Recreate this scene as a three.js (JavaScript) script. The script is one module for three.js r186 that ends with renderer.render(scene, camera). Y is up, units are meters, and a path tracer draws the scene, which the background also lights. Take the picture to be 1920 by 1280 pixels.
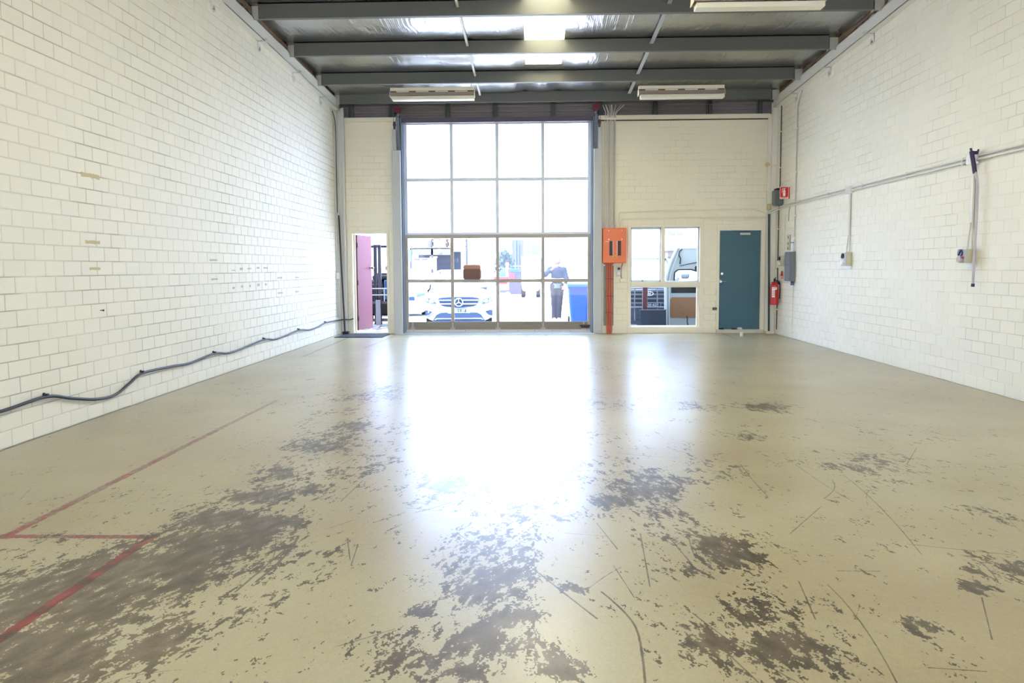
import * as THREE from 'three';
import { mergeGeometries } from 'three/addons/utils/BufferGeometryUtils.js';
import { RoundedBoxGeometry } from 'three/addons/geometries/RoundedBoxGeometry.js';
import { MarchingCubes } from 'three/addons/objects/MarchingCubes.js';

// ---------------------------------------------------------------- camera, sky, sun, exposure
const scene = new THREE.Scene();
const camera = new THREE.PerspectiveCamera(THREE.MathUtils.radToDeg(2 * Math.atan(640 / 1350)), 1920 / 1280, 0.05, 400);
camera.position.set(0, 1.355, 0);
camera.rotation.order = 'YXZ';
camera.rotation.set(-0.068, 0.0304, -0.005);
camera.setViewOffset(1920, 1280, 0, 46, 1920, 1280);          // lens shifted down a little, as in the photograph
camera.updateMatrixWorld(true); camera.updateProjectionMatrix();

const SKY = new THREE.Color().setRGB(3.7, 4.9, 7.7);
scene.background = SKY;
const sun = new THREE.DirectionalLight(new THREE.Color().setRGB(1, 0.95, 0.86), 18);
sun.position.set(-14, 30, 3); sun.target.position.set(0, 0, -6); scene.add(sun, sun.target);
sun.castShadow = true; sun.shadow.mapSize.set(2048, 2048);
Object.assign(sun.shadow.camera, { left: -40, right: 40, top: 40, bottom: -40, near: 1, far: 120 });

const renderer = new THREE.WebGLRenderer({ antialias: true });
renderer.toneMapping = THREE.LinearToneMapping;
renderer.toneMappingExposure = 2.08;
renderer.shadowMap.enabled = true;

// ---------------------------------------------------------------- room dimensions (metres; camera at x = 0, z = 0)
const XL = -4.03, XR = 4.88, ZB = -14.85, ZF = 7.0;           // left, right, street end, rear end
const roofY = (z) => 4.82 + (z + 14.78) * 0.0555;             // underside of the roof sheets
const FLOOR_ROUGH = 0.30, FLOOR_IOR = 1.58;
const SX0 = -0.14, SX1 = 0.50, SZ0 = -13.05, SZ1 = 3.2;       // skylight strip

// ---------------------------------------------------------------- helpers
let seed = 7;
const rnd = () => { seed = (seed * 1664525 + 1013904223) >>> 0; return seed / 4294967296; };
const rr = (a, b) => a + (b - a) * rnd();
const hash = (x, y) => { let h = Math.imul(x, 374761393) + Math.imul(y, 668265263) | 0; h = Math.imul(h ^ (h >>> 13), 1274126177); return ((h ^ (h >>> 16)) >>> 0) / 4294967296; };
function vnoise(x, y) {
  const ix = Math.floor(x), iy = Math.floor(y), fx = x - ix, fy = y - iy, u = fx * fx * (3 - 2 * fx), v = fy * fy * (3 - 2 * fy);
  const a = hash(ix, iy), b = hash(ix + 1, iy), c = hash(ix, iy + 1), d = hash(ix + 1, iy + 1);
  return a + (b - a) * u + (c - a) * v + (a - b - c + d) * u * v;
}
const smooth = THREE.MathUtils.smoothstep, lerp = THREE.MathUtils.lerp, clamp = THREE.MathUtils.clamp;
const used = new Map();
const numbered = (n) => { const k = used.get(n) ?? 0; used.set(n, k + 1); return k ? `${n}_${String(k).padStart(3, '0')}` : n; };
const M = (color, roughness = 0.7, metalness = 0, extra = {}) => {
  const m = new THREE.MeshPhysicalMaterial({ roughness, metalness, ...extra });
  if (Array.isArray(color)) m.color.setRGB(...color); else m.color.set(color);
  return m;
};
const clean = (g) => { const n = g.index ? g.toNonIndexed() : g; for (const k of Object.keys(n.attributes)) if (!['position', 'normal', 'uv'].includes(k)) n.deleteAttribute(k); if (!n.attributes.uv) n.setAttribute('uv', new THREE.BufferAttribute(new Float32Array(n.attributes.position.count * 2), 2)); n.morphAttributes = {}; n.clearGroups(); return n; };
const merge = (gs) => (gs.length === 1 ? gs[0] : mergeGeometries(gs.map(clean)));
function mesh(name, geos, mat, parent = scene) {
  const g = Array.isArray(geos) ? merge(geos) : geos;
  const m = new THREE.Mesh(g, mat); m.name = parent === scene ? numbered(name) : name;
  m.castShadow = m.receiveShadow = true; parent.add(m); return m;
}
function thing(name, label, category, [x, y, z] = [0, 0, 0], group) {
  const o = new THREE.Group(); o.name = numbered(name); o.position.set(x, y, z); scene.add(o);
  o.userData = { label, category }; if (group) o.userData.group = group; return o;
}
function tag(o, label, category, group) { Object.assign(o.userData, { label, category }); if (group) o.userData.group = group; return o; }
function struct(name, geos, mat, label) { const m = mesh(name, geos, mat); m.userData.kind = 'structure'; if (label) m.userData.label = label; return m; }
function structGroup(name, [x, y, z], label) { const o = new THREE.Group(); o.name = numbered(name); o.position.set(x, y, z); o.userData.kind = 'structure'; if (label) o.userData.label = label; scene.add(o); return o; }
const T = (g, x = 0, y = 0, z = 0, rx = 0, ry = 0, rz = 0) => { g.applyMatrix4(new THREE.Matrix4().compose(new THREE.Vector3(x, y, z), new THREE.Quaternion().setFromEuler(new THREE.Euler(rx, ry, rz)), new THREE.Vector3(1, 1, 1))); return g; };
const bx = (w, h, d, x = 0, y = 0, z = 0, r = 0.003, rx = 0, ry = 0, rz = 0) => T(r > 0 && r < Math.min(w, h, d) * 0.45 ? new RoundedBoxGeometry(w, h, d, 1, r) : new THREE.BoxGeometry(w, h, d), x, y, z, rx, ry, rz);
const bb = (x0, x1, y0, y1, z0, z1, r = 0.003) => bx(Math.abs(x1 - x0), Math.abs(y1 - y0), Math.abs(z1 - z0), (x0 + x1) / 2, (y0 + y1) / 2, (z0 + z1) / 2, r);
const cyl = (r, h, x = 0, y = 0, z = 0, ax = 'y', seg = 20, r2 = r) => T(new THREE.CylinderGeometry(r2, r, h, seg), x, y, z, ax === 'z' ? Math.PI / 2 : 0, 0, ax === 'x' ? Math.PI / 2 : 0);
const V = (x, y, z) => new THREE.Vector3(x, y, z);
const tube = (pts, r, n = 40, seg = 8, tension = 0.5) => new THREE.TubeGeometry(new THREE.CatmullRomCurve3(pts.map((p) => V(...p)), false, 'catmullrom', tension), n, r, seg);
function rod(a, b, r, seg = 10) { const A = V(...a), B = V(...b), d = B.clone().sub(A), g = new THREE.CylinderGeometry(r, r, d.length(), seg); g.applyQuaternion(new THREE.Quaternion().setFromUnitVectors(V(0, 1, 0), d.clone().normalize())); const c = A.add(B).multiplyScalar(0.5); g.translate(c.x, c.y, c.z); return g; }
function bar(a, b, w, h) { const A = V(...a), B = V(...b), d = B.clone().sub(A), L = d.length(), g = new THREE.BoxGeometry(w, h, L); const m = new THREE.Matrix4().lookAt(B, A, V(0, 1, 0)); g.applyMatrix4(m); const c = A.add(B).multiplyScalar(0.5); g.translate(c.x, c.y, c.z); return g; }
function extrude(pts, depth, bevel = 0, holes = []) {
  const s = new THREE.Shape(pts.map((p) => new THREE.Vector2(...p)));
  for (const h of holes) s.holes.push(new THREE.Path(h.map((p) => new THREE.Vector2(...p))));
  return new THREE.ExtrudeGeometry(s, { depth: depth - 2 * bevel, bevelEnabled: bevel > 0, bevelThickness: bevel, bevelSize: bevel, bevelOffset: -bevel, bevelSegments: 1, curveSegments: 12 }).translate(0, 0, bevel);
}
const rect = (x0, y0, x1, y1) => [[x0, y0], [x1, y0], [x1, y1], [x0, y1]];
function noiseTex(size, fn, repeat = 1, srgb = false) {
  const d = new Uint8Array(size * size * 4);
  for (let y = 0; y < size; y++) for (let x = 0; x < size; x++) { const c = fn(x / size, y / size), o = (y * size + x) * 4; d[o] = c[0] ?? c; d[o + 1] = c[1] ?? c; d[o + 2] = c[2] ?? c; d[o + 3] = 255; }
  const t = new THREE.DataTexture(d, size, size); t.magFilter = THREE.LinearFilter; t.wrapS = t.wrapT = THREE.RepeatWrapping; t.repeat.set(repeat, repeat); if (srgb) t.colorSpace = THREE.SRGBColorSpace; t.needsUpdate = true; return t;
}
const wrapNoise = (u, v, f) => { const n = (a, b) => vnoise(a * f, b * f); const s = smooth(u, 0.8, 1), t = smooth(v, 0.8, 1); return lerp(lerp(n(u, v), n(u - 1, v), s), lerp(n(u, v - 1), n(u - 1, v - 1), s), t); };
function print(w, h, draw) { const c = document.createElement('canvas'); c.width = w; c.height = h; draw(c.getContext('2d'), w, h); const t = new THREE.CanvasTexture(c); t.colorSpace = THREE.SRGBColorSpace; return t; }
const sheet = (w, h, x, y, z, ry = 0) => T(new THREE.PlaneGeometry(w, h), x, y, z, 0, ry, 0);

// ---------------------------------------------------------------- shared materials
const bumpFine = noiseTex(256, (u, v) => Math.round(255 * (0.5 * wrapNoise(u, v, 24) + 0.3 * wrapNoise(u, v, 60) + 0.2 * wrapNoise(u, v, 128))), 2);
const toS = (v) => Math.round(255 * (v <= 0.0031308 ? v * 12.92 : 1.055 * v ** (1 / 2.4) - 0.055));
const mortarTex = (clean0, dirty, rep) => noiseTex(256, (u, v) => { const k = smooth(0.6 * wrapNoise(u, v, 7) + 0.4 * wrapNoise(u + 0.3, v, 19), 0.3, 0.7); return [0, 1, 2].map((i) => toS(lerp(clean0[i], dirty[i], k))); }, rep, true);  // joints: clean paint here, bare mortar there
const P = {
  paintA: M([0.85, 0.805, 0.68], 0.62, 0, { bumpMap: bumpFine, bumpScale: 0.0012 }),
  paintB: M([0.84, 0.793, 0.665], 0.6, 0, { bumpMap: bumpFine, bumpScale: 0.0012 }),
  paintC: M([0.86, 0.815, 0.69], 0.64, 0, { bumpMap: bumpFine, bumpScale: 0.0012 }),
  mortar: M([1, 1, 1], 0.9, 0, { map: mortarTex([0.72, 0.68, 0.57], [0.50, 0.46, 0.365], 0.35) }),
  mortarPainted: M([1, 1, 1], 0.7, 0, { map: mortarTex([0.83, 0.79, 0.67], [0.66, 0.62, 0.51], 0.3) }),
  mortarCream: M([1, 1, 1], 0.8, 0, { map: mortarTex([0.87, 0.80, 0.605], [0.70, 0.63, 0.45], 0.4) }),
  cream: M([0.86, 0.78, 0.60], 0.5), creamA: M([0.88, 0.805, 0.615], 0.6, 0, { bumpMap: bumpFine, bumpScale: 0.001 }), creamB: M([0.87, 0.792, 0.60], 0.6, 0, { bumpMap: bumpFine, bumpScale: 0.001 }),
  whiteSteel: M([0.74, 0.72, 0.65], 0.45), darkSteel: M([0.125, 0.127, 0.115], 0.5), darkSteel2: M([0.22, 0.195, 0.195], 0.55), purple: M([0.12, 0.092, 0.125], 0.55),
  grey: M([0.42, 0.43, 0.44], 0.45), greyBlue: M([0.24, 0.28, 0.34], 0.45), white: M([0.85, 0.84, 0.8], 0.4), black: M([0.015, 0.015, 0.017], 0.45), chrome: M([0.75, 0.75, 0.76], 0.18, 1),
  rubber: M([0.02, 0.02, 0.022], 0.75), conduit: M([0.72, 0.69, 0.6], 0.4), red: M([0.55, 0.02, 0.02], 0.35), orange: M([0.95, 0.20, 0.018], 0.4), glass: M([0.97, 0.99, 0.98], 0, 0, { transmission: 1, thickness: 0, ior: 1.45 }),
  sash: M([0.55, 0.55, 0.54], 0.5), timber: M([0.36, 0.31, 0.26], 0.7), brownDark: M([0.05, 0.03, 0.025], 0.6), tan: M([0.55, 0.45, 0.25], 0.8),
};
// ================================================================ STRUCTURE
// ---------------------------------------------------------------- block walls
const COURSE = 0.1303, PITCH = 0.2368, JOINT = 0.0062;
function brickGeo(w, h, proud = 0.006, c = 0.004, ou = 0, ov = 0) {
  const a = w / 2, b = h / 2, P4 = [[-a, -b, -0.002], [a, -b, -0.002], [a, b, -0.002], [-a, b, -0.002]], F4 = [[-a + c, -b + c, proud], [a - c, -b + c, proud], [a - c, b - c, proud], [-a + c, b - c, proud]];
  const pos = [], uv = [], quad = (p, q, r, s) => { for (const t of [p, q, r, p, r, s]) { pos.push(...t); uv.push(t[0] + ou, t[1] + ov); } };
  quad(...F4);
  for (let i = 0; i < 4; i++) { const j = (i + 1) % 4; quad(P4[i], P4[j], F4[j], F4[i]); }
  const g = new THREE.BufferGeometry();
  g.setAttribute('position', new THREE.Float32BufferAttribute(pos, 3)); g.setAttribute('uv', new THREE.Float32BufferAttribute(uv, 2)); g.computeVertexNormals(); return g;
}
const brickCache = new Map();
const brickShared = (w, h, proud, k) => { const key = [w.toFixed(4), h.toFixed(4), proud, k].join(); if (!brickCache.has(key)) brickCache.set(key, brickGeo(w, h, proud, 0.004, k * 0.37, k * 0.61)); return brickCache.get(key); };
const minus = (r, o) => { // rectangle minus rectangle
  const [a, b, c, d] = r, [e, f, g, h] = o; if (e >= c || g <= a || f >= d || h <= b) return [r]; const out = [];
  if (e > a) out.push([a, b, e, d]); if (g < c) out.push([g, b, c, d]);
  const x0 = Math.max(a, e), x1 = Math.min(c, g); if (f > b) out.push([x0, b, x1, f]); if (h < d) out.push([x0, h, x1, d]); return out;
};
function buildWall({ name, origin, turn, outline, thickness, holes = [], cut = holes, brickU, topFn, mortar, mats, shift = 0, fill = 0.2, flush = 0, proud = 0.006, label }) {
  const slab = extrude(outline, thickness, 0, cut.map(([a, b, c, d]) => rect(a, b, c, d))).translate(0, 0, -thickness);
  const wall = struct(name, slab, mortar, label); wall.position.set(...origin); wall.rotation.y = turn; wall.updateMatrixWorld(true);
  const list = [], [U0, U1] = brickU, p = V(0, 0, 0);
  for (let k = 0; k < 50; k++) {
    const v0 = k * COURSE + JOINT / 2, v1 = (k + 1) * COURSE - JOINT / 2 + JOINT * flush, off = shift + (k % 2 ? 0 : PITCH / 2);
    for (let n = Math.floor((U0 - off) / PITCH) - 1; n * PITCH + off < U1; n++) {
      let u0 = n * PITCH + off + JOINT / 2, u1 = (n + 1) * PITCH + off - JOINT / 2;
      if (hash(n * 7 + 3, k * 13 + name.length) < fill) u1 += JOINT * 0.86;               // a joint filled with paint
      u0 = Math.max(u0, U0); u1 = Math.min(u1, U1); if (u1 - u0 < 0.03) continue;
      const top = Math.min(topFn(u0), topFn(u1)); if (v0 > top - 0.04) continue;
      let rs = [[u0, v0, u1, Math.min(v1, top)]];
      for (const h of holes) rs = rs.flatMap((r) => minus(r, h));
      for (const r of rs) {
        const w = r[2] - r[0], h = r[3] - r[1]; if (w < 0.02 || h < 0.02) continue;
        p.set((r[0] + r[2]) / 2, (r[1] + r[3]) / 2, 0);
        const c = wall.localToWorld(p.clone()), s = c.clone().project(camera), v = c.clone().applyMatrix4(camera.matrixWorldInverse);
        const seen = v.z < -0.5 && Math.abs(s.x) < 1.03 && Math.abs(s.y) < 1.03, face = wall.localToWorld(V(p.x, p.y, 1)).sub(c), dist = v.length();
        list.push({ w, h, x: p.x, y: p.y, area: seen ? w * h * Math.abs(face.dot(c.clone().sub(camera.position))) / dist ** 3 : 0, key: hash(n + 91, k + 17), full: w > 0.2 && h > 0.11 });
      }
    }
  }
  list.sort((a, b) => b.area - a.area);
  const rest = mats.map(() => []);
  list.forEach((b, i) => {
    const m = Math.floor(b.key * mats.length * 0.999), z = (hash(i * 3 + 1, 5) - 0.5) * 0.0016;
    if (i < 300 && b.area > 0) { const o = mesh('brick', brickShared(b.w, b.h, proud, i % 4), mats[m], wall); o.position.set(b.x, b.y, z); }
    else rest[m].push(brickGeo(b.w, b.h, proud, 0.004, i * 0.13 % 1, i * 0.29 % 1).translate(b.x, b.y, z));
  });
  const all = rest.flatMap((g, m) => (g.length ? [[mergeGeometries(g), m]] : []));
  if (all.length) { const g = mergeGeometries(all.map((a) => a[0]), true); const o = mesh('brick', g, all.map((a) => mats[a[1]]), wall); o.userData.kind = 'stuff'; }
  return wall;
}
const paints = [P.paintA, P.paintB, P.paintC], creams = [P.creamA, P.creamB];
const LEN = ZF - ZB;
buildWall({ name: 'wall_left', origin: [XL - 0.006, 0, ZF], turn: Math.PI / 2, outline: [[-0.2, -0.2], [LEN + 0.11, -0.2], [LEN + 0.11, roofY(ZB - 0.11) + 0.06], [-0.2, roofY(ZF + 0.2) + 0.06]], thickness: 0.23, brickU: [ZF + 3.2, LEN], topFn: (u) => roofY(ZF - u) - 0.02, mortar: P.mortar, mats: paints, shift: ZF + 5.488, fill: 0.18, proud: 0.0045, label: 'long white painted block wall on the left with tan mortar joints' });
buildWall({ name: 'wall_right', origin: [XR + 0.006, 0, ZB], turn: -Math.PI / 2, outline: [[-0.11, -0.2], [LEN + 0.2, -0.2], [LEN + 0.2, roofY(ZF + 0.2) + 0.06], [-0.11, roofY(ZB - 0.11) + 0.06]], thickness: 0.23, brickU: [0, -5.2 - ZB], topFn: (u) => roofY(ZB + u) - 0.02, mortar: P.mortarPainted, mats: paints, shift: 0.07, fill: 0.5, flush: 0.3, proud: 0.0022, label: 'long white painted block wall on the right with thickly painted joints' });
const ub = (x) => x - XL;
const HOLES = [[ub(-2.70), 0, ub(1.215), 4.43], [ub(-3.80), 0, ub(-2.985), 2.13], [ub(1.92), 0.075, ub(3.45), 2.235], [ub(3.735), 0, ub(4.70), 2.155]];
const backOutline = [[0, -0.2], [ub(XR), -0.2], [ub(XR), 4.41], [ub(1.215), 4.41], [ub(1.215), 0], [ub(-2.70), 0], [ub(-2.70), 4.41], [0, 4.41]];
{ // street-end wall: the opening of the lift door is cut through to the top
  buildWall({ name: 'wall_back', origin: [XL, 0, ZB - 0.005], turn: 0, outline: backOutline, thickness: 0.13, holes: HOLES, cut: HOLES.slice(1).map(([a, b, c, d]) => [a, Math.max(b, 0.001), c, d]), brickU: [0.02, ub(XR) - 0.02], topFn: () => 4.40, mortar: P.mortarCream, mats: creams, shift: 0.05, fill: 0.97, flush: 0.6, proud: 0.0014, label: 'cream painted block wall at the street end around the glazed door' });
}
struct('wall_rear', extrude([[XL - 0.2, -0.2], [XR + 0.2, -0.2], [XR + 0.2, 6.25], [XL - 0.2, 6.25]], 0.2, 0, [rect(-2.4, 0, 3.2, 3.9)]).translate(0, 0, ZF), P.paintA, 'unseen painted wall behind the camera with a wide doorway opening added for daylight');  // unseen doorway added and sized to light the street end from behind
struct('ground', bb(-40, 40, -0.5, -0.02, ZF + 0.2, 70, 0), M([0.42, 0.41, 0.40], 0.85), 'sunlit pale concrete yard behind the camera');
{ // dark metal cladding above the street-end wall
  const pts = [], n = 60, y0 = 4.36, y1 = 4.98; for (let i = 0; i <= n; i++) { const y = lerp(y0, y1, i / n); pts.push([0.012 * Math.sign(Math.sin(i / n * Math.PI * 12)), y]); }
  const shp = [...pts, ...pts.slice().reverse().map(([a, b]) => [a + 0.02, b])], g = extrude(shp, XR - XL).rotateY(Math.PI / 2);
  const cl = struct('wall_gable', g.translate(XL, 0, ZB - 0.075), P.darkSteel2, 'dark ribbed metal cladding above the glazed door');
  for (const x of [-3.72, -2.89, -1.74, -0.77, 0.4, 1.36, 2.46, 3.55, 4.55]) mesh('stud', [bb(x - 0.055, x - 0.048, 4.41, 4.72, ZB - 0.06, ZB), bb(x + 0.048, x + 0.055, 4.41, 4.72, ZB - 0.06, ZB), bb(x - 0.055, x + 0.055, 4.41, 4.72, ZB - 0.068, ZB - 0.06), bb(x - 0.018, x - 0.012, 4.41, 4.72, ZB - 0.06, ZB - 0.005)], P.darkSteel, cl);
}
struct('trim_1', bb(XL + 0.17, -2.79, 4.335, 4.42, ZB, ZB + 0.055), P.cream, 'cream timber plate on top of the short wall left of the glazed door');
mesh('flashing', bb(1.32, 4.74, 4.306, 4.3245, ZB, ZB + 0.022, 0), P.brownDark, struct('trim_2', bb(1.32, 4.74, 4.325, 4.41, ZB, ZB + 0.06), P.cream, 'cream timber plate on top of the wall right of the glazed door'));  // dark strip stands in for the shadow gap under the plate
struct('trim_3', [bb(XL, XL + 0.035, 0, 4.62, ZB + 0.0, ZB + 0.12), bb(XL, XL + 0.165, 0, 4.62, ZB, ZB + 0.015), bb(XL + 0.13, XL + 0.165, 0, 4.62, ZB + 0.0, ZB + 0.06)], P.whiteSteel, 'white steel column in the left corner');
struct('trim_4', [bb(XR - 0.1, XR, 0, 4.62, ZB, ZB + 0.10), bb(XR - 0.17, XR - 0.1, 0, 4.4, ZB, ZB + 0.04)], P.paintB, 'painted pier in the right corner');
struct('lintel', [bb(-2.70, 1.215, 4.315, 4.41, ZB - 0.12, ZB + 0.02), bb(-2.70, 1.215, 4.305, 4.318, ZB - 0.12, ZB + 0.05)], P.purple, 'dark purple steel lintel over the glazed door');

// ---------------------------------------------------------------- roof: sheets, foil, skylight
{
  const slab = (x0, x1, z0, z1) => { const g = new THREE.BoxGeometry(x1 - x0, 0.06, Math.hypot(z1 - z0, roofY(z1) - roofY(z0))); g.rotateX(-Math.atan(0.0555)); return g.translate((x0 + x1) / 2, (roofY(z0) + roofY(z1)) / 2 + 0.065, (z0 + z1) / 2); };
  struct('roof', [slab(XL - 0.25, SX0, ZB - 0.3, ZF + 0.3), slab(SX1, XR + 0.25, ZB - 0.3, ZF + 0.3), slab(SX0, SX1, ZB - 0.3, SZ0), slab(SX0, SX1, SZ1, ZF + 0.3)], M([0.45, 0.46, 0.46], 0.5, 0.6), 'metal roof sheeting above the foil');
  const wrap2 = (u, v, fx, fy) => { const n = (a, b) => vnoise(a * fx + 0.5, b * fy), p = smooth(u, 0.8, 1), q = smooth(v, 0.8, 1); return lerp(lerp(n(u, v), n(u - 1, v), p), lerp(n(u, v - 1), n(u - 1, v - 1), p), q); };
  const foilBump = noiseTex(512, (u, v) => { const a = wrap2(u + 0.05 * wrapNoise(u, v, 4), v, 34, 3), b = wrap2(u + 0.08 * wrapNoise(u, v, 3), v, 11, 2.5), c = wrapNoise(u, v, 9), k = (1 - Math.abs(2 * wrap2(u + 0.1 * wrapNoise(u, v, 3), v, 9, 3) - 1)) ** 10, grid = (u * 40) % 1 < 0.09 || (v * 40) % 1 < 0.09 ? 0.05 : 0; return Math.round(255 * clamp(0.26 * a + 0.34 * b + 0.18 * c + 0.07 * k + grid, 0, 1)); }, 0.8);
  const foil = M([0.46, 0.465, 0.455], 0.25, 1, { bumpMap: foilBump, bumpScale: 0.015 });
  const bays = []; for (let z = -14.78; z < ZF; z += 1.5) bays.push([z, Math.min(z + 1.5, ZF)]);
  bays.unshift([ZB - 0.1, -14.78]);
  const strip = (x0, x1, za, zb) => {
    const nx = Math.max(4, Math.round((x1 - x0) * 26)), nz = 22, g = new THREE.PlaneGeometry(1, 1, nx, nz), p = g.attributes.position, uv = g.attributes.uv;
    for (let i = 0; i < p.count; i++) {
      const s = p.getX(i) + 0.5, t = p.getY(i) + 0.5, x = lerp(x0, x1, s), z = lerp(za, zb, t), hang = Math.sin(Math.PI * t), big = zb - za > 1;
      const edge = Math.min(1, Math.min(Math.abs(x - SX0), Math.abs(x - SX1)) / 0.25);
      const sag = big ? (0.03 + 0.05 * vnoise(x * 0.9 + za, za * 3.1)) * hang * edge : 0, crease = big ? 0.012 * hang * edge * (vnoise(x * 5 + 0.6 * z, z * 0.8) - 0.5) + 0.005 * hang * edge * (vnoise(x * 17 + z * 2, z * 3) - 0.5) : 0;
      p.setXYZ(i, x, roofY(z) + 0.012 - sag - crease, z); uv.setXY(i, x, z);
    }
    g.computeVertexNormals(); return g;
  };
  const c = structGroup('ceiling', [0, 0, 0], 'sagging silver foil insulation under the roof between the purlins');
  for (const [a, b] of bays) {
    if (b <= SZ0 || a >= SZ1) { mesh('foil_sheet', strip(XL, XR, a, b), foil, c); continue; }
    const a2 = Math.max(a, SZ0), gs = [strip(XL, SX0, a, b), strip(SX1, XR, a, b)];
    if (a2 > a + 0.01) gs.push(strip(SX0, SX1, a, a2));
    if (b > SZ1) gs.push(strip(SX0, SX1, SZ1, b));
    mesh('foil_sheet', gs, foil, c);
  }
  // translucent ribbed skylight sheet
  const pr = [], n = 64; for (let i = 0; i <= n; i++) pr.push([lerp(SX0, SX1, i / n), 0.012 * Math.sin(i / n * Math.PI * 2 * 8)]);
  const g = extrude([...pr, ...pr.slice().reverse().map(([a, b]) => [a, b + 0.003])], SZ1 - SZ0); 
  const gg = g.applyMatrix4(new THREE.Matrix4().makeRotationX(-Math.atan(0.0555))).translate(0, roofY(SZ0) + 0.06, SZ0);
  tag(mesh('skylight', gg, M([0.97, 0.905, 0.69], 1, 0, { transmission: 0.95, thickness: 0, ior: 1.3, specularIntensity: 0.3 })), 'glowing translucent ribbed skylight strip along the middle of the roof', 'skylight');
}

for (const [x, n, sgn] of [[XL, 'trim_5', 1], [XR, 'trim_6', -1]]) { // rough mortar bed under the roof on the side walls
  const up = [], dn = []; for (let z = -14.6; z < -3; z += 0.05) { up.push([z, roofY(z) - 0.005]); dn.push([z, roofY(z) - 0.05 - 0.05 * vnoise(z * 5, x) - 0.03 * vnoise(z * 17, x + 3)]); }
  struct(n, extrude([...dn, ...up.reverse()].map(([a, b]) => [-a, b]), 0.03).rotateY(Math.PI / 2).translate(x + (sgn > 0 ? 0.0 : -0.03), 0, 0), M([0.25, 0.17, 0.11], 0.9, 0, { bumpMap: bumpFine, bumpScale: 0.01 }), 'rough brown mortar bed along the top of the ' + (sgn > 0 ? 'left' : 'right') + ' wall');
}
// ---------------------------------------------------------------- painted concrete floor, worn to bare concrete
const WEAR = [[-2.05,-2.79,.33,1],[-1.86,-3,.35,1],[-1.64,-3.17,.29,1.05],[-1.56,-3.5,.24,1],[-1.74,-3.77,.17,1.1],[-1.49,-3.65,.17,1],[-1.35,-3.77,.12,1],[-1.24,-3.44,.13,.6],[-1.63,-4.18,.19,.9],[-1.44,-4.28,.13,.85],[-1.65,-4.68,.18,.75],[-1.65,-5.41,.25,.8],[-1.55,-5.67,.19,.7],[-1.56,-6.06,.18,.6],[-1.83,-2.43,.21,.95],[-1.59,-2.33,.18,1],[-1.52,-2.59,.18,.7],[-1.4,-2.46,.13,1.05],[-1.54,-2.4,.11,.8],[-1.81,-3.5,.22,.5],[-1.12,-3.3,.1,.4],[-1.22,-2.76,.13,.35],[-1.3,-4.75,.18,.5],[-1.19,-5.03,.23,.4],[-.14,-3.11,.14,.75],[-.23,-2.93,.13,.8],[-.29,-3.08,.09,.6],[-.47,-2.76,.06,.85],[-.11,-2.7,.07,1],[-.04,-2.72,.08,.95],[-.2,-2.58,.1,.95],[-.14,-2.48,.1,.8],[-.06,-2.54,.08,.75],[.07,-2.38,.09,.95],[-.22,-2.33,.09,.8],[-.48,-2.44,.07,.6],[-.55,-2.53,.08,.5],[.11,-2.54,.06,.4],[-.44,-2.57,.05,.6],[-.3,-2.39,.11,.6],[-.27,-3.45,.16,.5],[-.08,-3.32,.1,.6],[.16,-2.96,.04,.9],[.2,-2.96,.04,.8],[-.14,-3.6,.16,.4],[.49,-4.11,.12,.75],[.64,-4.31,.19,.6],[.67,-3.93,.12,.6],[.84,-4.54,.17,.45],[.35,-4.77,.21,.35],[-.61,-4.4,.17,.55],[.88,-3.47,.13,.8],[.92,-3.31,.15,.85],[1,-3.34,.1,.5],[.86,-3.58,.11,.5],[.89,-2.76,.15,.75],[.78,-2.68,.1,.6],[.64,-2.54,.08,1.1],[.89,-2.56,.13,.85],[.97,-2.49,.09,.7],[1.06,-2.53,.08,.5],[.74,-2.38,.13,.5],[.55,-2.44,.09,.5],[1.45,-2.7,.06,.9],[1.48,-2.65,.06,.75],[2.22,-4.93,.22,.5],[2.34,-4.8,.14,.55],[2.26,-4.56,.08,.5],[2.17,-3.24,.1,.6],[2.04,-3.13,.09,.5],[1.86,-3.02,.06,.8],[2.24,-6.96,.18,.75],[1.72,-5.79,.17,.5],[3.03,-5.71,.25,.25],[2.49,-3.96,.14,.3],[.7,-3.22,.12,.4],[-1.75,-7.46,.34,.5],[-1.79,-6.76,.2,.4],[-1.68,-7.96,.3,.4],[1.56,-7.04,.21,.4],[-.01,-4.01,.18,.3],[-.92,-6.07,.28,.3],[.52,-7.03,.42,.25],[1.17,-4.78,.18,.45],[2.55,-5.07,.19,.3]];
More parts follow.
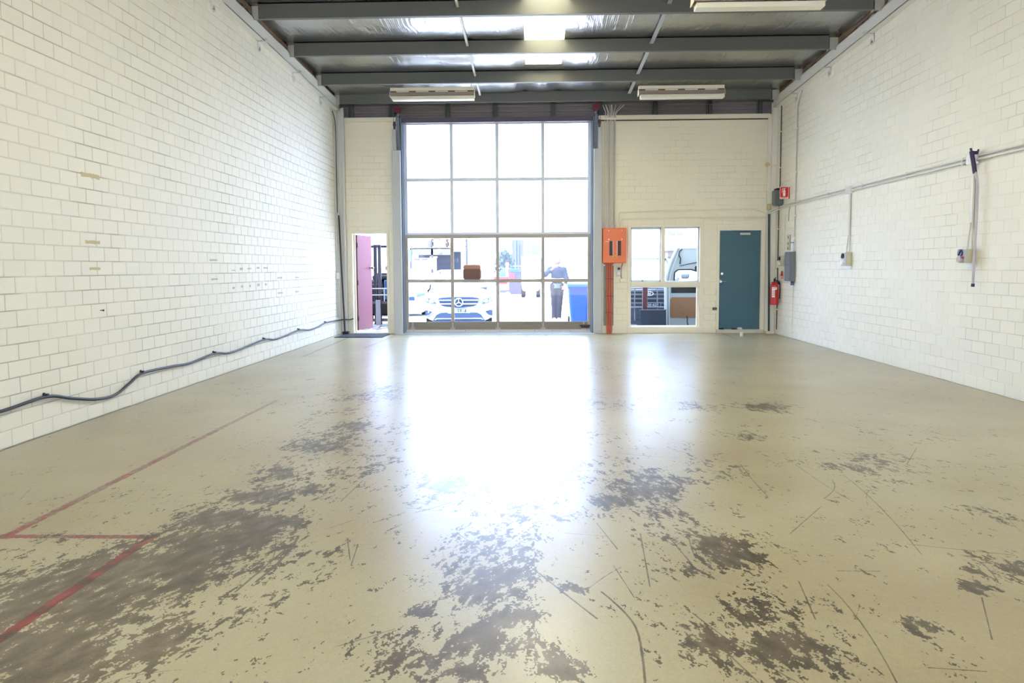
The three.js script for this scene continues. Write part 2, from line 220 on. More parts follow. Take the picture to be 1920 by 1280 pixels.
const SCRATCH = [[[-1.07,-3.66],[-.98,-3.78]],[[-.76,-4.07],[-.13,-4.06]],[[-.66,-3.91],[-.41,-4.1],[-.24,-4.52]],[[-1.2,-3.54],[-1.16,-3.3],[-1.21,-3.01]],[[-1.2,-3.44],[-1.23,-3.18],[-1.26,-2.91]],[[.28,-2.94],[.37,-2.75],[.39,-2.55],[.36,-2.28]],[[.02,-3.12],[.13,-2.91],[.24,-2.71]],[[.36,-3.21],[.41,-2.89]],[[-.94,-3.51],[-.86,-3.25]],[[-.87,-3.44],[-.84,-3.19]],[[1.42,-4.92],[1.38,-4.54],[1.38,-4.22]],[[1.79,-4.92],[1.8,-4.33],[1.84,-4.13]],[[2.01,-4.67],[1.99,-4.13],[1.82,-3.36]],[[1.62,-4.04],[1.3,-3.62]],[[1.89,-4.55],[1.87,-4.38],[1.69,-4.18]],[[1.25,-3.03],[1.27,-2.73],[1.18,-2.3]],[[1.35,-3.17],[1.54,-3.17]],[[1.82,-3.49],[2.25,-3.36]],[[2,-3.36],[2.08,-3.3],[1.99,-3.07]],[[.62,-2.76],[.74,-2.45],[.86,-2.29]],[[.65,-2.56],[.73,-2.29]],[[1.14,-3.06],[1.08,-2.72]],[[1.33,-2.39],[1.51,-2.37]],[[1.83,-2.92],[1.66,-2.58]],[[2.55,-4.93],[2.85,-5.38]],[[2.88,-6.1],[2.98,-5.86]],[[1.14,-4.78],[1.26,-4.72]],[[-.01,-3.75],[.26,-3.92]],[[.33,-3.76],[.4,-3.4]],[[.54,-3.61],[.49,-2.99]],[[-.86,-3.74],[-.72,-3.91]],[[-1.34,-4.89],[-1.3,-5.03]],[[-1.13,-4.09],[-1.1,-4.51]],[[.21,-4.77],[.46,-4.47]],[[.62,-5.2],[.84,-5.12]],[[.31,-4.21],[.54,-4.07]],[[-.39,-3.59],[-.18,-3.26]],[[.67,-3.61],[.72,-3.22]]];
for (let i = 0; i < 150; i++) { // more scratches, drifting towards the door
  const x = rr(-3.6, 4.5), z = rr(-11, -2.2), a = rr(-0.9, 0.9) + (rnd() < 0.25 ? 1.4 : 0), l = rr(0.05, 0.5) ** 1.3, b = rr(-0.3, 0.3);
  SCRATCH.push([[x, z], [x + Math.sin(a) * l * 0.5 + b * l * 0.3, z + Math.cos(a) * l * 0.5], [x + Math.sin(a + b) * l, z + Math.cos(a + b) * l]]);
}
const REDLINES = [ // x0, z0, x1, z1, width, wear
  [-2.70, -3.50, -2.68, -5.9, 0.055, 0.5], [-2.68, -5.9, -2.66, -7.3, 0.05, 1.0], [-2.72, -3.515, -1.93, -3.52, 0.05, 0.42], [-1.945, -3.54, -1.98, -2.2, 0.055, 0.45],
  [-3.58, -11.0, -3.66, -14.6, 0.05, 0.62], [-2.9, -12.2, -2.8, -14.4, 0.05, 0.85], [3.84, -14.8, 3.82, -13.86, 0.05, 0.5],
];
const CRACKS = [[-4.03, -9.2, -3.41, -9.2], [-4.03, -11.0, -3.57, -11.0], [3.82, -13.86, 4.88, -13.86], [-4.03, -13.2, -3.6, -13.2]];
function floorTile(x0, x1, z0, z1, W, H) { // z0 is the near edge
  const c = document.createElement('canvas'); c.width = W; c.height = H; const k = c.getContext('2d'); k.fillStyle = '#000'; k.fillRect(0, 0, W, H);
  const px = (x) => (x - x0) / (x1 - x0) * W, py = (z) => (z - z1) / (z0 - z1) * H, mm = W / (x1 - x0) / 1000;
  k.lineCap = 'round';
  SCRATCH.forEach((s, i) => { const wide = i < 38 ? [4, 6, 9, 13, 10, 9, 9, 4, 5, 5][i] ?? 5 : 2.5 + 3 * hash(i, 3); k.strokeStyle = `rgba(255,255,255,${i < 38 ? 0.8 : 0.35 + 0.4 * hash(i, 9)})`; k.lineWidth = Math.max(1, wide * mm); k.beginPath(); k.moveTo(px(s[0][0]), py(s[0][1])); if (s.length === 2) k.lineTo(px(s[1][0]), py(s[1][1])); else for (let j = 1; j < s.length - 1; j++) { const e = j === s.length - 2 ? s[j + 1] : [(s[j][0] + s[j + 1][0]) / 2, (s[j][1] + s[j + 1][1]) / 2]; k.quadraticCurveTo(px(s[j][0]), py(s[j][1]), px(e[0]), py(e[1])); } k.stroke(); });
  const scr = k.getImageData(0, 0, W, H).data;
  const blobs = WEAR.filter(([x, z, r]) => x > x0 - 3 * r && x < x1 + 3 * r && z < z0 + 3 * r && z > z1 - 3 * r);
  const GW = 96, GH = Math.max(24, Math.round(96 * H / W)), den = new Float32Array((GW + 1) * (GH + 1)), tone = new Float32Array((GW + 1) * (GH + 1));
  for (let j = 0; j <= GH; j++) for (let i = 0; i <= GW; i++) {
    const x = lerp(x0, x1, i / GW), z = lerp(z1, z0, j / GH); let d = 0;
    for (const [bx0, bz0, r, w] of blobs) { const q = ((x - bx0) ** 2 + (z - bz0) ** 2) / (r * r); if (q < 6) d = Math.max(d, w * Math.exp(-q * 0.55)) + 0.12 * w * Math.exp(-q * 0.9); }
    const mid = Math.exp(-(((x + 0.3) / 2.3) ** 2)) * smooth(-z, 1, 4);
    den[j * (GW + 1) + i] = Math.min(1.1, d) + 0.30 * mid * vnoise(x * 1.3 + 9, z * 1.1 + 4) + 0.07;
    tone[j * (GW + 1) + i] = vnoise(x * 0.8 + 3, z * 0.8) * 0.6 + vnoise(x * 2.7, z * 2.7 + 8) * 0.4;
  }
  const sample = (a, u, v) => { const i = Math.min(GW - 1, u | 0), j = Math.min(GH - 1, v | 0), f = u - i, g = v - j, n = GW + 1; return lerp(lerp(a[j * n + i], a[j * n + i + 1], f), lerp(a[(j + 1) * n + i], a[(j + 1) * n + i + 1], f), g); };
  const data = new Uint8Array(W * H * 4), rows = REDLINES.map(([a, b, cc, d, w, e]) => { const dx = cc - a, dz = d - b, L = Math.hypot(dx, dz); return [a, b, dx / L, dz / L, L, w, e]; }).filter(([a, b, dx, dz, L]) => !(Math.max(b, b + dz * L) < z1 - 0.1 || Math.min(b, b + dz * L) > z0 + 0.1));
  for (let y = 0; y < H; y++) {
    const z = lerp(z1, z0, (y + 0.5) / H);
    for (let x = 0; x < W; x++) {
      const X = lerp(x0, x1, (x + 0.5) / W), gu = x / W * GW, gv = y / H * GH, d = sample(den, gu, gv), t = sample(tone, gu, gv);
      const sk = X - 0.22 * (z + 3) * (X > 0 ? 1 : -1), n1 = vnoise(X * 7.3, z * 6), n2 = vnoise(sk * 30 + 5, z * 15), n3 = vnoise(sk * 80, z * 44 + 3), n4 = vnoise(X * 190 + 1, z * 150);
      const n = 0.20 * n1 + 0.29 * n2 + 0.30 * n3 + 0.21 * n4, s = scr[(y * W + x) * 4] / 255;
      const v = 0.215 + 0.42 * d + 0.55 * s * (0.55 + 0.9 * n3 * n2 + 0.2 * n1) - n;
      const worn = smooth(v, -0.012, 0.012);
      const grain = (n4 - 0.5) * 0.05 + (n3 - 0.5) * 0.03, shade = 1 + (t - 0.5) * 0.16 + grain;
      let r = 168 * shade, g = (157 + (t - 0.5) * 8) * shade, b = (127 + (t - 0.5) * 16) * shade;                                  // paint
      const cs = 0.9 + 0.25 * (n2 - 0.5) + 0.35 * (t - 0.5) + grain * 2.2, wr = 113 * cs, wg = 101 * cs, wb = 84 * cs; // bare concrete
      const edge = v > -0.05 && v < -0.012 ? 1.035 : 1; r *= edge; g *= edge; b *= edge;
      r = lerp(r, wr, worn); g = lerp(g, wg, worn); b = lerp(b, wb, worn);
      for (const [a, bb0, dx, dz, L, w, e] of rows) {
        const al = (X - a) * dx + (z - bb0) * dz; if (al < -0.02 || al > L + 0.02) continue;
        const of = Math.abs((X - a) * dz - (z - bb0) * dx) + (n3 - 0.5) * 0.012; if (of > w / 2) continue;
        const keep = smooth(0.22 * n1 + 0.34 * n2 + 0.34 * n3 + 0.1 * n4 + (0.5 - e) * 0.4, 0.47, 0.52), dark = 0.72 + 0.5 * (n2 - 0.4);
        const q = keep * 0.88; r = lerp(lerp(r, r * 0.78, 0.8), 150 * dark, q); g = lerp(lerp(g, g * 0.66, 0.8), 52 * dark, q); b = lerp(lerp(b, b * 0.66, 0.8), 50 * dark, q);
      }
      for (const [a, b0, a1] of CRACKS) if (Math.abs(z - b0) < 0.006 && X > a && X < a1) { r *= 0.72; g *= 0.7; b *= 0.66; }
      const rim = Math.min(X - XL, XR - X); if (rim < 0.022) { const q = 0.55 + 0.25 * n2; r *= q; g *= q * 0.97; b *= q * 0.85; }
      const o = (y * W + x) * 4; data[o] = clamp(r, 0, 255); data[o + 1] = clamp(g, 0, 255); data[o + 2] = clamp(b, 0, 255);
      data[o + 3] = Math.round(255 * lerp(0.62 + 0.22 * n1 + 0.16 * vnoise(X * 9, z * 31), 0.40 + 0.3 * n2, worn));                               // bare concrete shines less than the paint
    }
  }
  const tex = new THREE.DataTexture(data, W, H); tex.magFilter = THREE.LinearFilter; tex.colorSpace = THREE.SRGBColorSpace; tex.needsUpdate = true; return tex;
}
{
  const a = XL, b = XR, w3 = (b - a) / 3, tiles = [];
  for (let i = 0; i < 3; i++) tiles.push([a + w3 * i, a + w3 * (i + 1), -1.9, -4.9, 2048, 2048]);
  for (let i = 0; i < 3; i++) tiles.push([a + w3 * i, a + w3 * (i + 1), -4.9, -8.5, 1024, 1024]);
  tiles.push([a, b, -8.5, ZB - 0.13, 1536, 1024], [a, b, ZF, -1.9, 1024, 768]);
  const bump = noiseTex(256, (u, v) => Math.round(255 * (0.55 * wrapNoise(u, v, 6) + 0.3 * wrapNoise(u, v, 20) + 0.15 * wrapNoise(u, v, 60))), 1);
  const gs = [], mats = [];
  for (const [x0, x1, z0, z1, W, H] of tiles) {
    const tex = floorTile(x0, x1, z0, z1, W, H), g = new THREE.PlaneGeometry(x1 - x0, z0 - z1).rotateX(-Math.PI / 2).translate((x0 + x1) / 2, 0, (z0 + z1) / 2);
    const uv = g.attributes.uv; for (let i = 0; i < uv.count; i++) uv.setY(i, 1 - uv.getY(i));
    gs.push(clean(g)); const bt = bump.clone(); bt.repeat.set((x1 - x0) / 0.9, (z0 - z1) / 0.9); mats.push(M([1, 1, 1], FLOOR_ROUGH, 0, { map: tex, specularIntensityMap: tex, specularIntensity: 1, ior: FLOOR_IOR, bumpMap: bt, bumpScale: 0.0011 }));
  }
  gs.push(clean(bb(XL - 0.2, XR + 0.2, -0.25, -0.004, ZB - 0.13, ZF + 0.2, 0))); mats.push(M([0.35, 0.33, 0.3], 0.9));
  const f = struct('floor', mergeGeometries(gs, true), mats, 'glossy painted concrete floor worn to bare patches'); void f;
}
// ================================================================ THE BUILDING'S FIXED THINGS
const F0 = ZB;                                                // face of the street-end wall
{ // purlins
  const prof = [[0, 0], [-0.075, 0], [-0.075, 0.018], [-0.0725, 0.018], [-0.0725, 0.0025], [-0.0025, 0.0025], [-0.0025, 0.1975], [-0.0725, 0.1975], [-0.0725, 0.182], [-0.075, 0.182], [-0.075, 0.2], [0, 0.2]];
  const words = ['dark steel purlin carrying the nearest hanging lamp, above the top edge of the photo', 'dark steel purlin at the very top of the photo, behind the nearest lamp', 'dark steel purlin crossing midway under the bright skylight, with no lamp on it', 'dark steel purlin with the two far fluorescent lamps hung under it', 'farthest dark steel purlin, close to the ribbed cladding over the glazed door'];
  [-8.78, -10.28, -11.78, -13.28, -14.5].forEach((z, i) => {
    const y = roofY(z) - 0.2, x0 = XL + 0.16, x1 = XR - 0.20, t = thing('purlin', words[i], 'purlin', [0, y, z], 'steel roof purlins');
    mesh('beam', extrude(prof.map(([a, b]) => [-a, b]), x1 - x0).rotateY(Math.PI / 2).translate(x0, 0, 0), P.darkSteel, t);
    for (const [a, b] of [[XL + 0.07, x0 + 0.01], [x1 - 0.01, XR - 0.07]]) mesh('cleat', [bb(a, b, -0.02, 0.17, -0.004, 0.006, 0), bb(a, a + 0.008, -0.02, 0.17, -0.09, 0.006, 0)], M([0.46, 0.45, 0.39], 0.6), t);
  });
}
{ // bridging between the purlins
  const y = (z) => roofY(z) - 0.085, mk = (x, w, mat, label) => { const o = mesh('bridging_bar', [bar([x, y(-8.8), -8.8], [x, y(-14.45), -14.45], w, 0.006), bar([x + w / 2, y(-8.8) + w / 2, -8.8], [x + w / 2, y(-14.45) + w / 2, -14.45], 0.006, w)], mat); tag(o, label, 'roof brace', 'bridging bars between the purlins'); };
  mk(-1.05, 0.03, P.whiteSteel, 'pale thin bridging bar running between purlins left of the skylight');
  mk(1.88, 0.06, P.grey, 'grey wider bridging bar running between purlins right of the skylight');
}
// wall channels along both sides, on bolted brackets
function wallChannel(x, s, yAt, zs, label) {
  const t = thing('wall_channel', label, 'steel channel', [x, 0, 0], 'steel channels along the side walls'), z0 = -14.72, z1 = -3, h = 0.19, d = 0.105;
  const seg = (y0, y1, a, b) => { const g = bb(a, b, y0, y1, z1, z0, 0), p = g.attributes.position; for (let i = 0; i < p.count; i++) p.setY(i, p.getY(i) + yAt(p.getZ(i))); g.computeVertexNormals(); return g; };
  mesh('web', seg(0, h, s * (d - 0.008), s * d), P.whiteSteel, t); mesh('flange', seg(0, 0.01, 0, s * d), P.whiteSteel, t); mesh('flange', seg(h - 0.01, h, 0, s * d), P.whiteSteel, t);
  for (const z of zs) {
    const y = yAt(z); 
    mesh('bracket', [bb(0, s * 0.012, y - 0.12, y + 0.0, z - 0.055, z + 0.055, 0.003), bb(0, s * 0.12, y - 0.014, y - 0.002, z - 0.055, z + 0.055, 0.002), bx(0.012, 0.05, 0.05, s * 0.006, y - 0.115, z, 0, Math.PI / 4)], P.whiteSteel, t);
    for (const k of [-0.03, 0.03]) mesh('bolt', [cyl(0.012, 0.02, s * (d + 0.008), y + 0.035, z + k, 'x', 6), cyl(0.006, 0.03, s * (d + 0.016), y + 0.035, z + k, 'x', 8)], P.whiteSteel, t);
    mesh('bolt', [cyl(0.011, 0.016, s * 0.018, y - 0.07, z, 'x', 6)], P.whiteSteel, t);
  }
}
wallChannel(XL, 1, (z) => 4.555 + 0.032 * (z + 14.8), [-9.2, -10.72, -12.24, -13.76], 'white steel channel bolted high along the left wall');
wallChannel(XR, -1, (z) => 4.505 + 0.042 * (z + 14.8), [-9.25, -10.75, -12.25, -13.75], 'white steel channel bolted high along the right wall');

// fluorescent lamps
function lamp([x, y, z], label) {
  const t = thing('fluorescent_lamp', label, 'ceiling lamp', [x, y, z], 'hanging fluorescent lamps'), L = 1.53, rose = M([0.42, 0.34, 0.29], 0.5);
  mesh('gear_tray', bb(-L / 2, L / 2, 0.165, 0.225, -0.05, 0.05, 0.004), P.cream, t);
  const slotted = mesh('slotted_strip', bb(-L / 2, L / 2, 0.137, 0.166, -0.045, 0.045, 0), M([0.14, 0.08, 0.045], 0.6), t);
  for (let i = 0; i < 4; i++) { const cx = -L / 2 + 0.23 + i * 0.355; mesh('slot', bb(cx - 0.115, cx + 0.115, 0.143, 0.159, -0.048, 0.048, 0), P.white, slotted); }
  for (const s of [1, -1]) mesh('reflector_wing', bx(L, 0.085, 0.004, 0, 0.105, s * 0.074, 0, -s * 0.62), rose, t);
  for (const a of [-L / 2 - 0.006, L / 2]) mesh('end_plate', extrude([[-0.1, 0.06], [0.1, 0.06], [0.05, 0.166], [-0.05, 0.166]], 0.006).rotateY(Math.PI / 2).translate(a, 0, 0), P.cream, t);
  mesh('diffuser', bb(-L / 2 + 0.03, L / 2, 0.0, 0.07, -0.075, 0.075, 0.012), M([0.86, 0.83, 0.68], 0.35), t);
  const up = roofY(z + 0.03) - 0.2 - y;
  for (const s of [-1, 1]) mesh('hanging_rod', rod([s * 0.71, 0.22, 0], [s * 0.71, up, 0], 0.004, 6), P.darkSteel, t);
}
lamp([-1.835, 4.405, -13.31], 'cream slotted fluorescent lamp hung in front of the glazed door');
lamp([2.665, 4.385, -13.31], 'cream slotted fluorescent lamp hung in front of the wall with the switchboard');
lamp([2.65, 4.385, -8.81], 'nearest fluorescent lamp, cut off by the top edge of the photo');

// ---------------------------------------------------------------- glazed lift door
const SX = [-2.62, -1.6825, -0.745, 0.1925, 1.13];            // centres of stiles and muntins
{
  const z = ZB - 0.06, d = structGroup('door_1', [0, 0, z], 'large glazed lift door of two four-by-two sashes');
  const glareGrey = M([0.72, 0.74, 0.78], 0.5), worn = M([0.47, 0.41, 0.355], 0.65, 0, { bumpMap: bumpFine, bumpScale: 0.003 });  // upper sash colour is lightened to carry the window glare
  function sash(y0, y1, mid, wm, top, bottom, zo, mat) {
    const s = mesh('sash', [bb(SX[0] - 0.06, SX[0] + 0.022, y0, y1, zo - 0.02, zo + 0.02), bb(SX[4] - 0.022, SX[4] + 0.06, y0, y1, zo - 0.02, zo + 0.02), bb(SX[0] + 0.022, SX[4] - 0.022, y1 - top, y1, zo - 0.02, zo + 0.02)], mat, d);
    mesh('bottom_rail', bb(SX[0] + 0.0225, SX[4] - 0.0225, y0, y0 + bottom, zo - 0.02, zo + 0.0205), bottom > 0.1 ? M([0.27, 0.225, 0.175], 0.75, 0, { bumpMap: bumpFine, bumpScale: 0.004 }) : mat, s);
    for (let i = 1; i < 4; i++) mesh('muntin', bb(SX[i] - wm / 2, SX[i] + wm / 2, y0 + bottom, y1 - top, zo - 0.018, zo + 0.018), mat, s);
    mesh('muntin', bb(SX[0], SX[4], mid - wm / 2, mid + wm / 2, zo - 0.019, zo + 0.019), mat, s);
    for (let i = 0; i < 4; i++) for (const [a, b] of [[y0 + bottom, mid - wm / 2], [mid + wm / 2, y1 - top]]) mesh('pane', bb(SX[i] + wm / 2, SX[i + 1] - wm / 2, a, b, zo - 0.0001, zo + 0.0001, 0).deleteAttribute('uv') && new THREE.PlaneGeometry(SX[i + 1] - SX[i] - wm + 0.01, b - a + 0.01).translate((SX[i] + SX[i + 1]) / 2, (a + b) / 2, zo), P.glass, s);
  }
  sash(2.03, 4.33, 3.172, 0.066, 0.045, 0.06, -0.03, glareGrey);
  sash(0.085, 2.045, 1.092, 0.066, 0.075, 0.16, 0.02, worn);
  for (const s of [SX[0] + 0.1, SX[1], SX[2], SX[3], SX[4] - 0.1]) mesh('bracket', [bb(s - 0.05, s + 0.05, 0.085, 0.125, 0.04, 0.05, 0.002), bb(s - 0.018, s + 0.018, 0.11, 0.235, 0.038, 0.048, 0.002)], worn, d);
  mesh('bolt_lock', [bb(SX[4] - 0.16, SX[4] + 0.02, 0.11, 0.18, 0.04, 0.065, 0.004), cyl(0.012, 0.22, SX[4] - 0.08, 0.16, 0.075, 'x', 10)], P.brownDark, d);
  mesh('sill', [bb(-2.70, 1.215, 0.028, 0.083, -0.06, 0.055, 0.004)], M([0.62, 0.58, 0.5], 0.6), d);
  for (let x = -2.5; x < 1.2; x += 0.36) mesh('rivet', cyl(0.007, 0.006, x, 0.058, 0.057, 'z', 8), P.brownDark, d);
  mesh('sill', [bb(-2.86, 1.235, 0, 0.014, -0.06, 0.27, 0.003), bb(-2.70, 1.215, 0, 0.03, -0.06, 0.08, 0.002)], M([0.5, 0.53, 0.58], 0.3, 0.3), d);
  for (const [a, s] of [[-2.70, 1], [1.215, -1]]) { // steel guide tracks
    mesh('track', [bb(a, a + s * 0.012, 0, 4.44, -0.07, 0.13, 0.002), bb(a, a + s * 0.05, 0, 4.44, 0.055, 0.062, 0.001), bb(a, a + s * 0.05, 0, 4.44, -0.07, -0.063, 0.001), bb(a, a + s * 0.035, 0, 4.30, 0.12, 0.13, 0.001)], P.greyBlue, d);
    mesh('track', [bb(a - s * 0.085, a - s * 0.02, 3.74, 4.45, 0.06, 0.09, 0.002), bb(a - s * 0.03, a - s * 0.02, 3.74, 4.45, 0.06, 0.15, 0.002)], P.greyBlue, d);
  }
}
function counterweight(x, s, label) { // s: towards the door
  const t = thing('counterweight', label, 'counterweight', [x, 0, F0], 'counterweights beside the glazed door'), g = M([0.52, 0.52, 0.50], 0.5);
  mesh('casing', [extrude([[-0.085, 0], [0.085, 0], [0.085, 3.745], [-0.085, 3.745]], 0.13, 0.008).translate(0, 0, 0.003)], g, t);
  mesh('weight', bb(-s * 0.075, s * 0.0, 3.745, 4.17, 0.03, 0.11, 0.004), M([0.52, 0.52, 0.50], 0.5), t);
  mesh('shackle', [T(new THREE.SphereGeometry(0.032, 14, 10).scale(1, 1.9, 0.7), -s * 0.035, 4.27, 0.07), bb(-s * 0.035 - 0.02, -s * 0.035 + 0.02, 4.17, 4.23, 0.05, 0.09, 0.004)], M([0.07, 0.05, 0.055], 0.5), t);
  for (const k of [-0.02, 0.02]) mesh('lift_rope', rod([-s * 0.035 + k, 4.3, 0.07], [-s * 0.035 + k * 1.6 + s * 0.03, 4.55, 0.07], 0.005, 6), P.darkSteel, t);
}
counterweight(-2.785, 1, 'tall grey counterweight casing on the left side of the glazed door, beside the doorway');
counterweight(1.30, -1, 'tall grey counterweight casing on the right side of the glazed door, beside the cables');
function pulley(x, label) {
  const t = thing('pulley', label, 'pulley', [x, 4.575, F0 + 0.075], 'red pulleys above the glazed door'), red = M([0.17, 0.022, 0.04], 0.5);
  mesh('sheave', [cyl(0.078, 0.008, 0, 0, 0.018, 'z', 28), cyl(0.078, 0.008, 0, 0, -0.018, 'z', 28), cyl(0.066, 0.04, 0, 0, 0, 'z', 28)], red, t);
  mesh('hub', cyl(0.022, 0.06, 0, 0, 0.004, 'z', 14), M([0.10, 0.02, 0.03], 0.5), t);
  mesh('bracket', [bb(-0.03, 0.03, -0.16, -0.02, -0.055, -0.045, 0.002), bb(-0.03, 0.03, -0.16, -0.15, -0.055, 0.04, 0.002)], P.greyBlue, t);
}
pulley(-2.762, 'dark red round pulley above the left counterweight');
pulley(1.263, 'dark red round pulley above the right counterweight, near the cable bundle');

// ---------------------------------------------------------------- left doorway with the open pink-red door
{
  const d = structGroup('door_2', [0, 0, F0], 'narrow doorway in the left corner with a pink-red door swung outward');
  mesh('door_frame', [bb(-3.80, -3.745, 0, 2.13, -0.14, 0.01), bb(-3.04, -2.985, 0, 2.13, -0.14, 0.01), bb(-3.745, -3.04, 2.075, 2.13, -0.14, 0.01), bb(-3.74, -3.705, 0.0, 2.07, -0.135, -0.09)], P.cream, d);
  mesh('threshold', bb(-3.745, -3.04, 0, 0.022, -0.14, 0.0, 0.003), M([0.5, 0.5, 0.48], 0.7), d);
  const leaf = new THREE.Group(); leaf.name = 'door_leaf'; leaf.position.set(-3.70, 0.06, -0.125); leaf.rotation.y = THREE.MathUtils.degToRad(80); d.add(leaf);
  const panel = mesh('door_panel', bb(0, 0.76, 0, 2.0, -0.02, 0.02, 0.003), M([0.155, 0.042, 0.058], 0.5, 0, { specularIntensity: 0.25 }), leaf); void panel;
  mesh('knob', [T(new THREE.SphereGeometry(0.032, 18, 12), 0.69, 1.21 + 0.1, 0.075), cyl(0.014, 0.05, 0.69, 1.31, 0.04, 'z', 12), cyl(0.03, 0.008, 0.69, 1.31, 0.024, 'z', 16)], M([0.24, 0.16, 0.12], 0.3, 0.8), leaf);
  for (const y of [0.25, 1.0, 1.78]) mesh('hinge', cyl(0.011, 0.1, 0.0, y, 0.026, 'y', 10), P.brownDark, leaf);
}
{ // rubber door mat
  const t = thing('door_mat', 'dark grey ribbed rubber mat on the floor inside the left doorway', 'doormat', [-3.43, 0, -14.36]);
  mesh('mat_base', extrude([[-0.46, -0.40], [0.46, -0.40], [0.46, 0.36], [-0.50, 0.36]].map(([a, b]) => [a, -b]), 0.012, 0.003).rotateX(-Math.PI / 2), M([0.05, 0.055, 0.065], 0.8), t);
  const ribs = []; for (let i = 0; i < 34; i++) ribs.push(bb(-0.43, 0.43, 0.012, 0.016, -0.37 + i * 0.0215, -0.358 + i * 0.0215, 0)); mesh('ribs', ribs, M([0.06, 0.065, 0.078], 0.75), t);
}
{ // corner pole and conduit
  const o = thing('wooden_pole', 'thin dark brown pole leaning in the left corner beside the doorway', 'pole', [0, 0, 0]);
  mesh('shaft', rod([-3.975, 2.44, F0 + 0.16], [-3.885, 0.02, F0 + 0.2], 0.017, 10), P.brownDark, o); mesh('foot', bb(-3.93, -3.80, 0, 0.07, F0 + 0.135, F0 + 0.245, 0.01), P.rubber, o);
  const c = thing('wall_conduit', 'white conduit up the left wall corner with a small switch box', 'conduit', [0, 0, 0]);
  mesh('pipe', rod([XL + 0.014, 0.35, -14.62], [XL + 0.014, 4.3, -14.62], 0.013), P.conduit, c); mesh('switch_box', bb(XL, XL + 0.055, 1.15, 1.27, -14.66, -14.57, 0.006), P.white, c);
  const k = thing('drop_pipe', 'dark thin pipe high in the left corner behind the steel column', 'pipe', [0, 0, 0]); mesh('pipe', tube([[XL + 0.02, 4.5, -14.5], [XL + 0.025, 4.35, -14.66], [XL + 0.03, 4.0, -14.69], [XL + 0.03, 2.5, -14.69]], 0.009, 30), P.darkSteel, k);
}
{ // black cable along the left wall
  const pts = [[-3.2, .29], [-4.6, .305], [-5.229, .298], [-5.74, .318], [-6.07, .245], [-6.409, .175], [-6.702, .162], [-6.95, .23], [-7.2, .298], [-7.778, .287], [-8.208, .268], [-8.871, .302], [-9.25, .262], [-9.658, .266], [-10.538, .31], [-10.95, .272], [-11.4, .28], [-12.121, .314], [-12.7, .27], [-13.2, .28], [-13.698, .318], [-14.3, .31], [-14.68, .30]];
  const t = thing('wall_cable', 'thick black cable clipped in sagging loops low along the left wall', 'cable', [0, 0, 0]);
  const path = pts.map(([z, y]) => [XL + 0.022, y, z]); path.push([XL + 0.12, 0.31, -14.72], [-3.82, 0.30, -14.80], [-3.75, 0.32, -14.83]);
  mesh('cable', tube(path, 0.0135, 260, 8), M([0.035, 0.037, 0.045], 0.5), t);
  for (const [z, y] of [[-5.74, .318], [-7.2, .298], [-8.871, .302], [-10.538, .31], [-12.121, .314], [-13.698, .318]]) mesh('cable_clip', [bb(XL - 0.002, XL + 0.043, y + 0.010, y + 0.026, z - 0.012, z + 0.012, 0.003), bb(XL - 0.002, XL + 0.012, y + 0.018, y + 0.034, z - 0.008, z + 0.008, 0.003)], P.black, t);
}
{ // glue marks on the left wall
  const MK = [[-6.37,-6.641,2.212,0.039],[-6.388,-6.604,1.608,0.029],[-6.433,-6.594,1.367,0.024],[-8.868,-9.08,1.471,0.02],[-8.895,-9.077,1.232,0.02],[-9.508,-9.62,1.342,0.01],[-9.789,-9.88,1.36,0.029],[-10.048,-10.182,1.364,0.015],[-10.394,-10.484,1.374,0.024],[-10.651,-10.824,1.374,0.021],[-11.222,-11.438,1.217,0.024],[-12.077,-12.252,1.211,0.023],[-9.524,-9.593,1.106,0.027],[-9.807,-9.873,1.117,0.028],[-10.106,-10.144,1.118,0.027],[-10.395,-10.479,1.124,0.031],[-10.696,-10.761,1.126,0.032],[-11.227,-11.444,0.976,0.024],[-12.059,-12.233,0.97,0.027]], words = ['tan glue strip on the left wall, topmost of the three large ones', 'tan glue strip on the left wall, the middle one of the three large ones', 'tan glue strip on the left wall, lowest of the three large ones', 'pale tan glue strip above a matching one, midway along the left wall', 'pale tan glue strip below a matching one, midway along the left wall'];
  const nth = ['first', 'second', 'third', 'fourth', 'last'];
  for (let i = 0; i < 5; i++) words.push(`glue scrap, ${nth[i]} from the camera in the upper row of five on left wall`);
  words.push('small glue strip just beyond the upper row of five scraps on the left wall', 'glue strip nearest the doorway and uppermost of its pair on the left wall');
  for (let i = 0; i < 5; i++) words.push(`glue scrap, ${nth[i]} from the camera in the lower row of five on left wall`);
  words.push('small glue strip just beyond the lower row of five scraps on the left wall', 'glue strip nearest the doorway and lowest of its pair on the left wall');
  const big = M([0.60, 0.50, 0.28], 0.8), small = M([0.52, 0.48, 0.38], 0.8);
  MK.forEach(([z0, z1, y, h], i) => {
    const L = Math.abs(z1 - z0), n = 12, up = [], dn = []; for (let k = 0; k <= n; k++) { up.push([k / n * L, h / 2 * (0.75 + 0.5 * hash(i * 31 + k, 4))]); dn.push([k / n * L, -h / 2 * (0.75 + 0.5 * hash(i * 17 + k, 8))]); }
    const o = mesh('glue_mark', extrude([...dn, ...up.reverse()], 0.0022).rotateY(Math.PI / 2).translate(XL + 0.0006, y, z0), i < 3 ? big : small); tag(o, words[i], 'glue mark', 'glue marks on the left wall');
  });
}
{ // nail
  const t = thing('wall_nail', 'short dark nail sticking out of the near left wall', 'nail', [XL, 0.98, -6.57]); mesh('shaft', cyl(0.004, 0.03, 0.012, 0, 0, 'x', 8), P.brownDark, t); mesh('head', cyl(0.010, 0.006, 0.028, 0, 0, 'x', 12), P.brownDark, t);
}
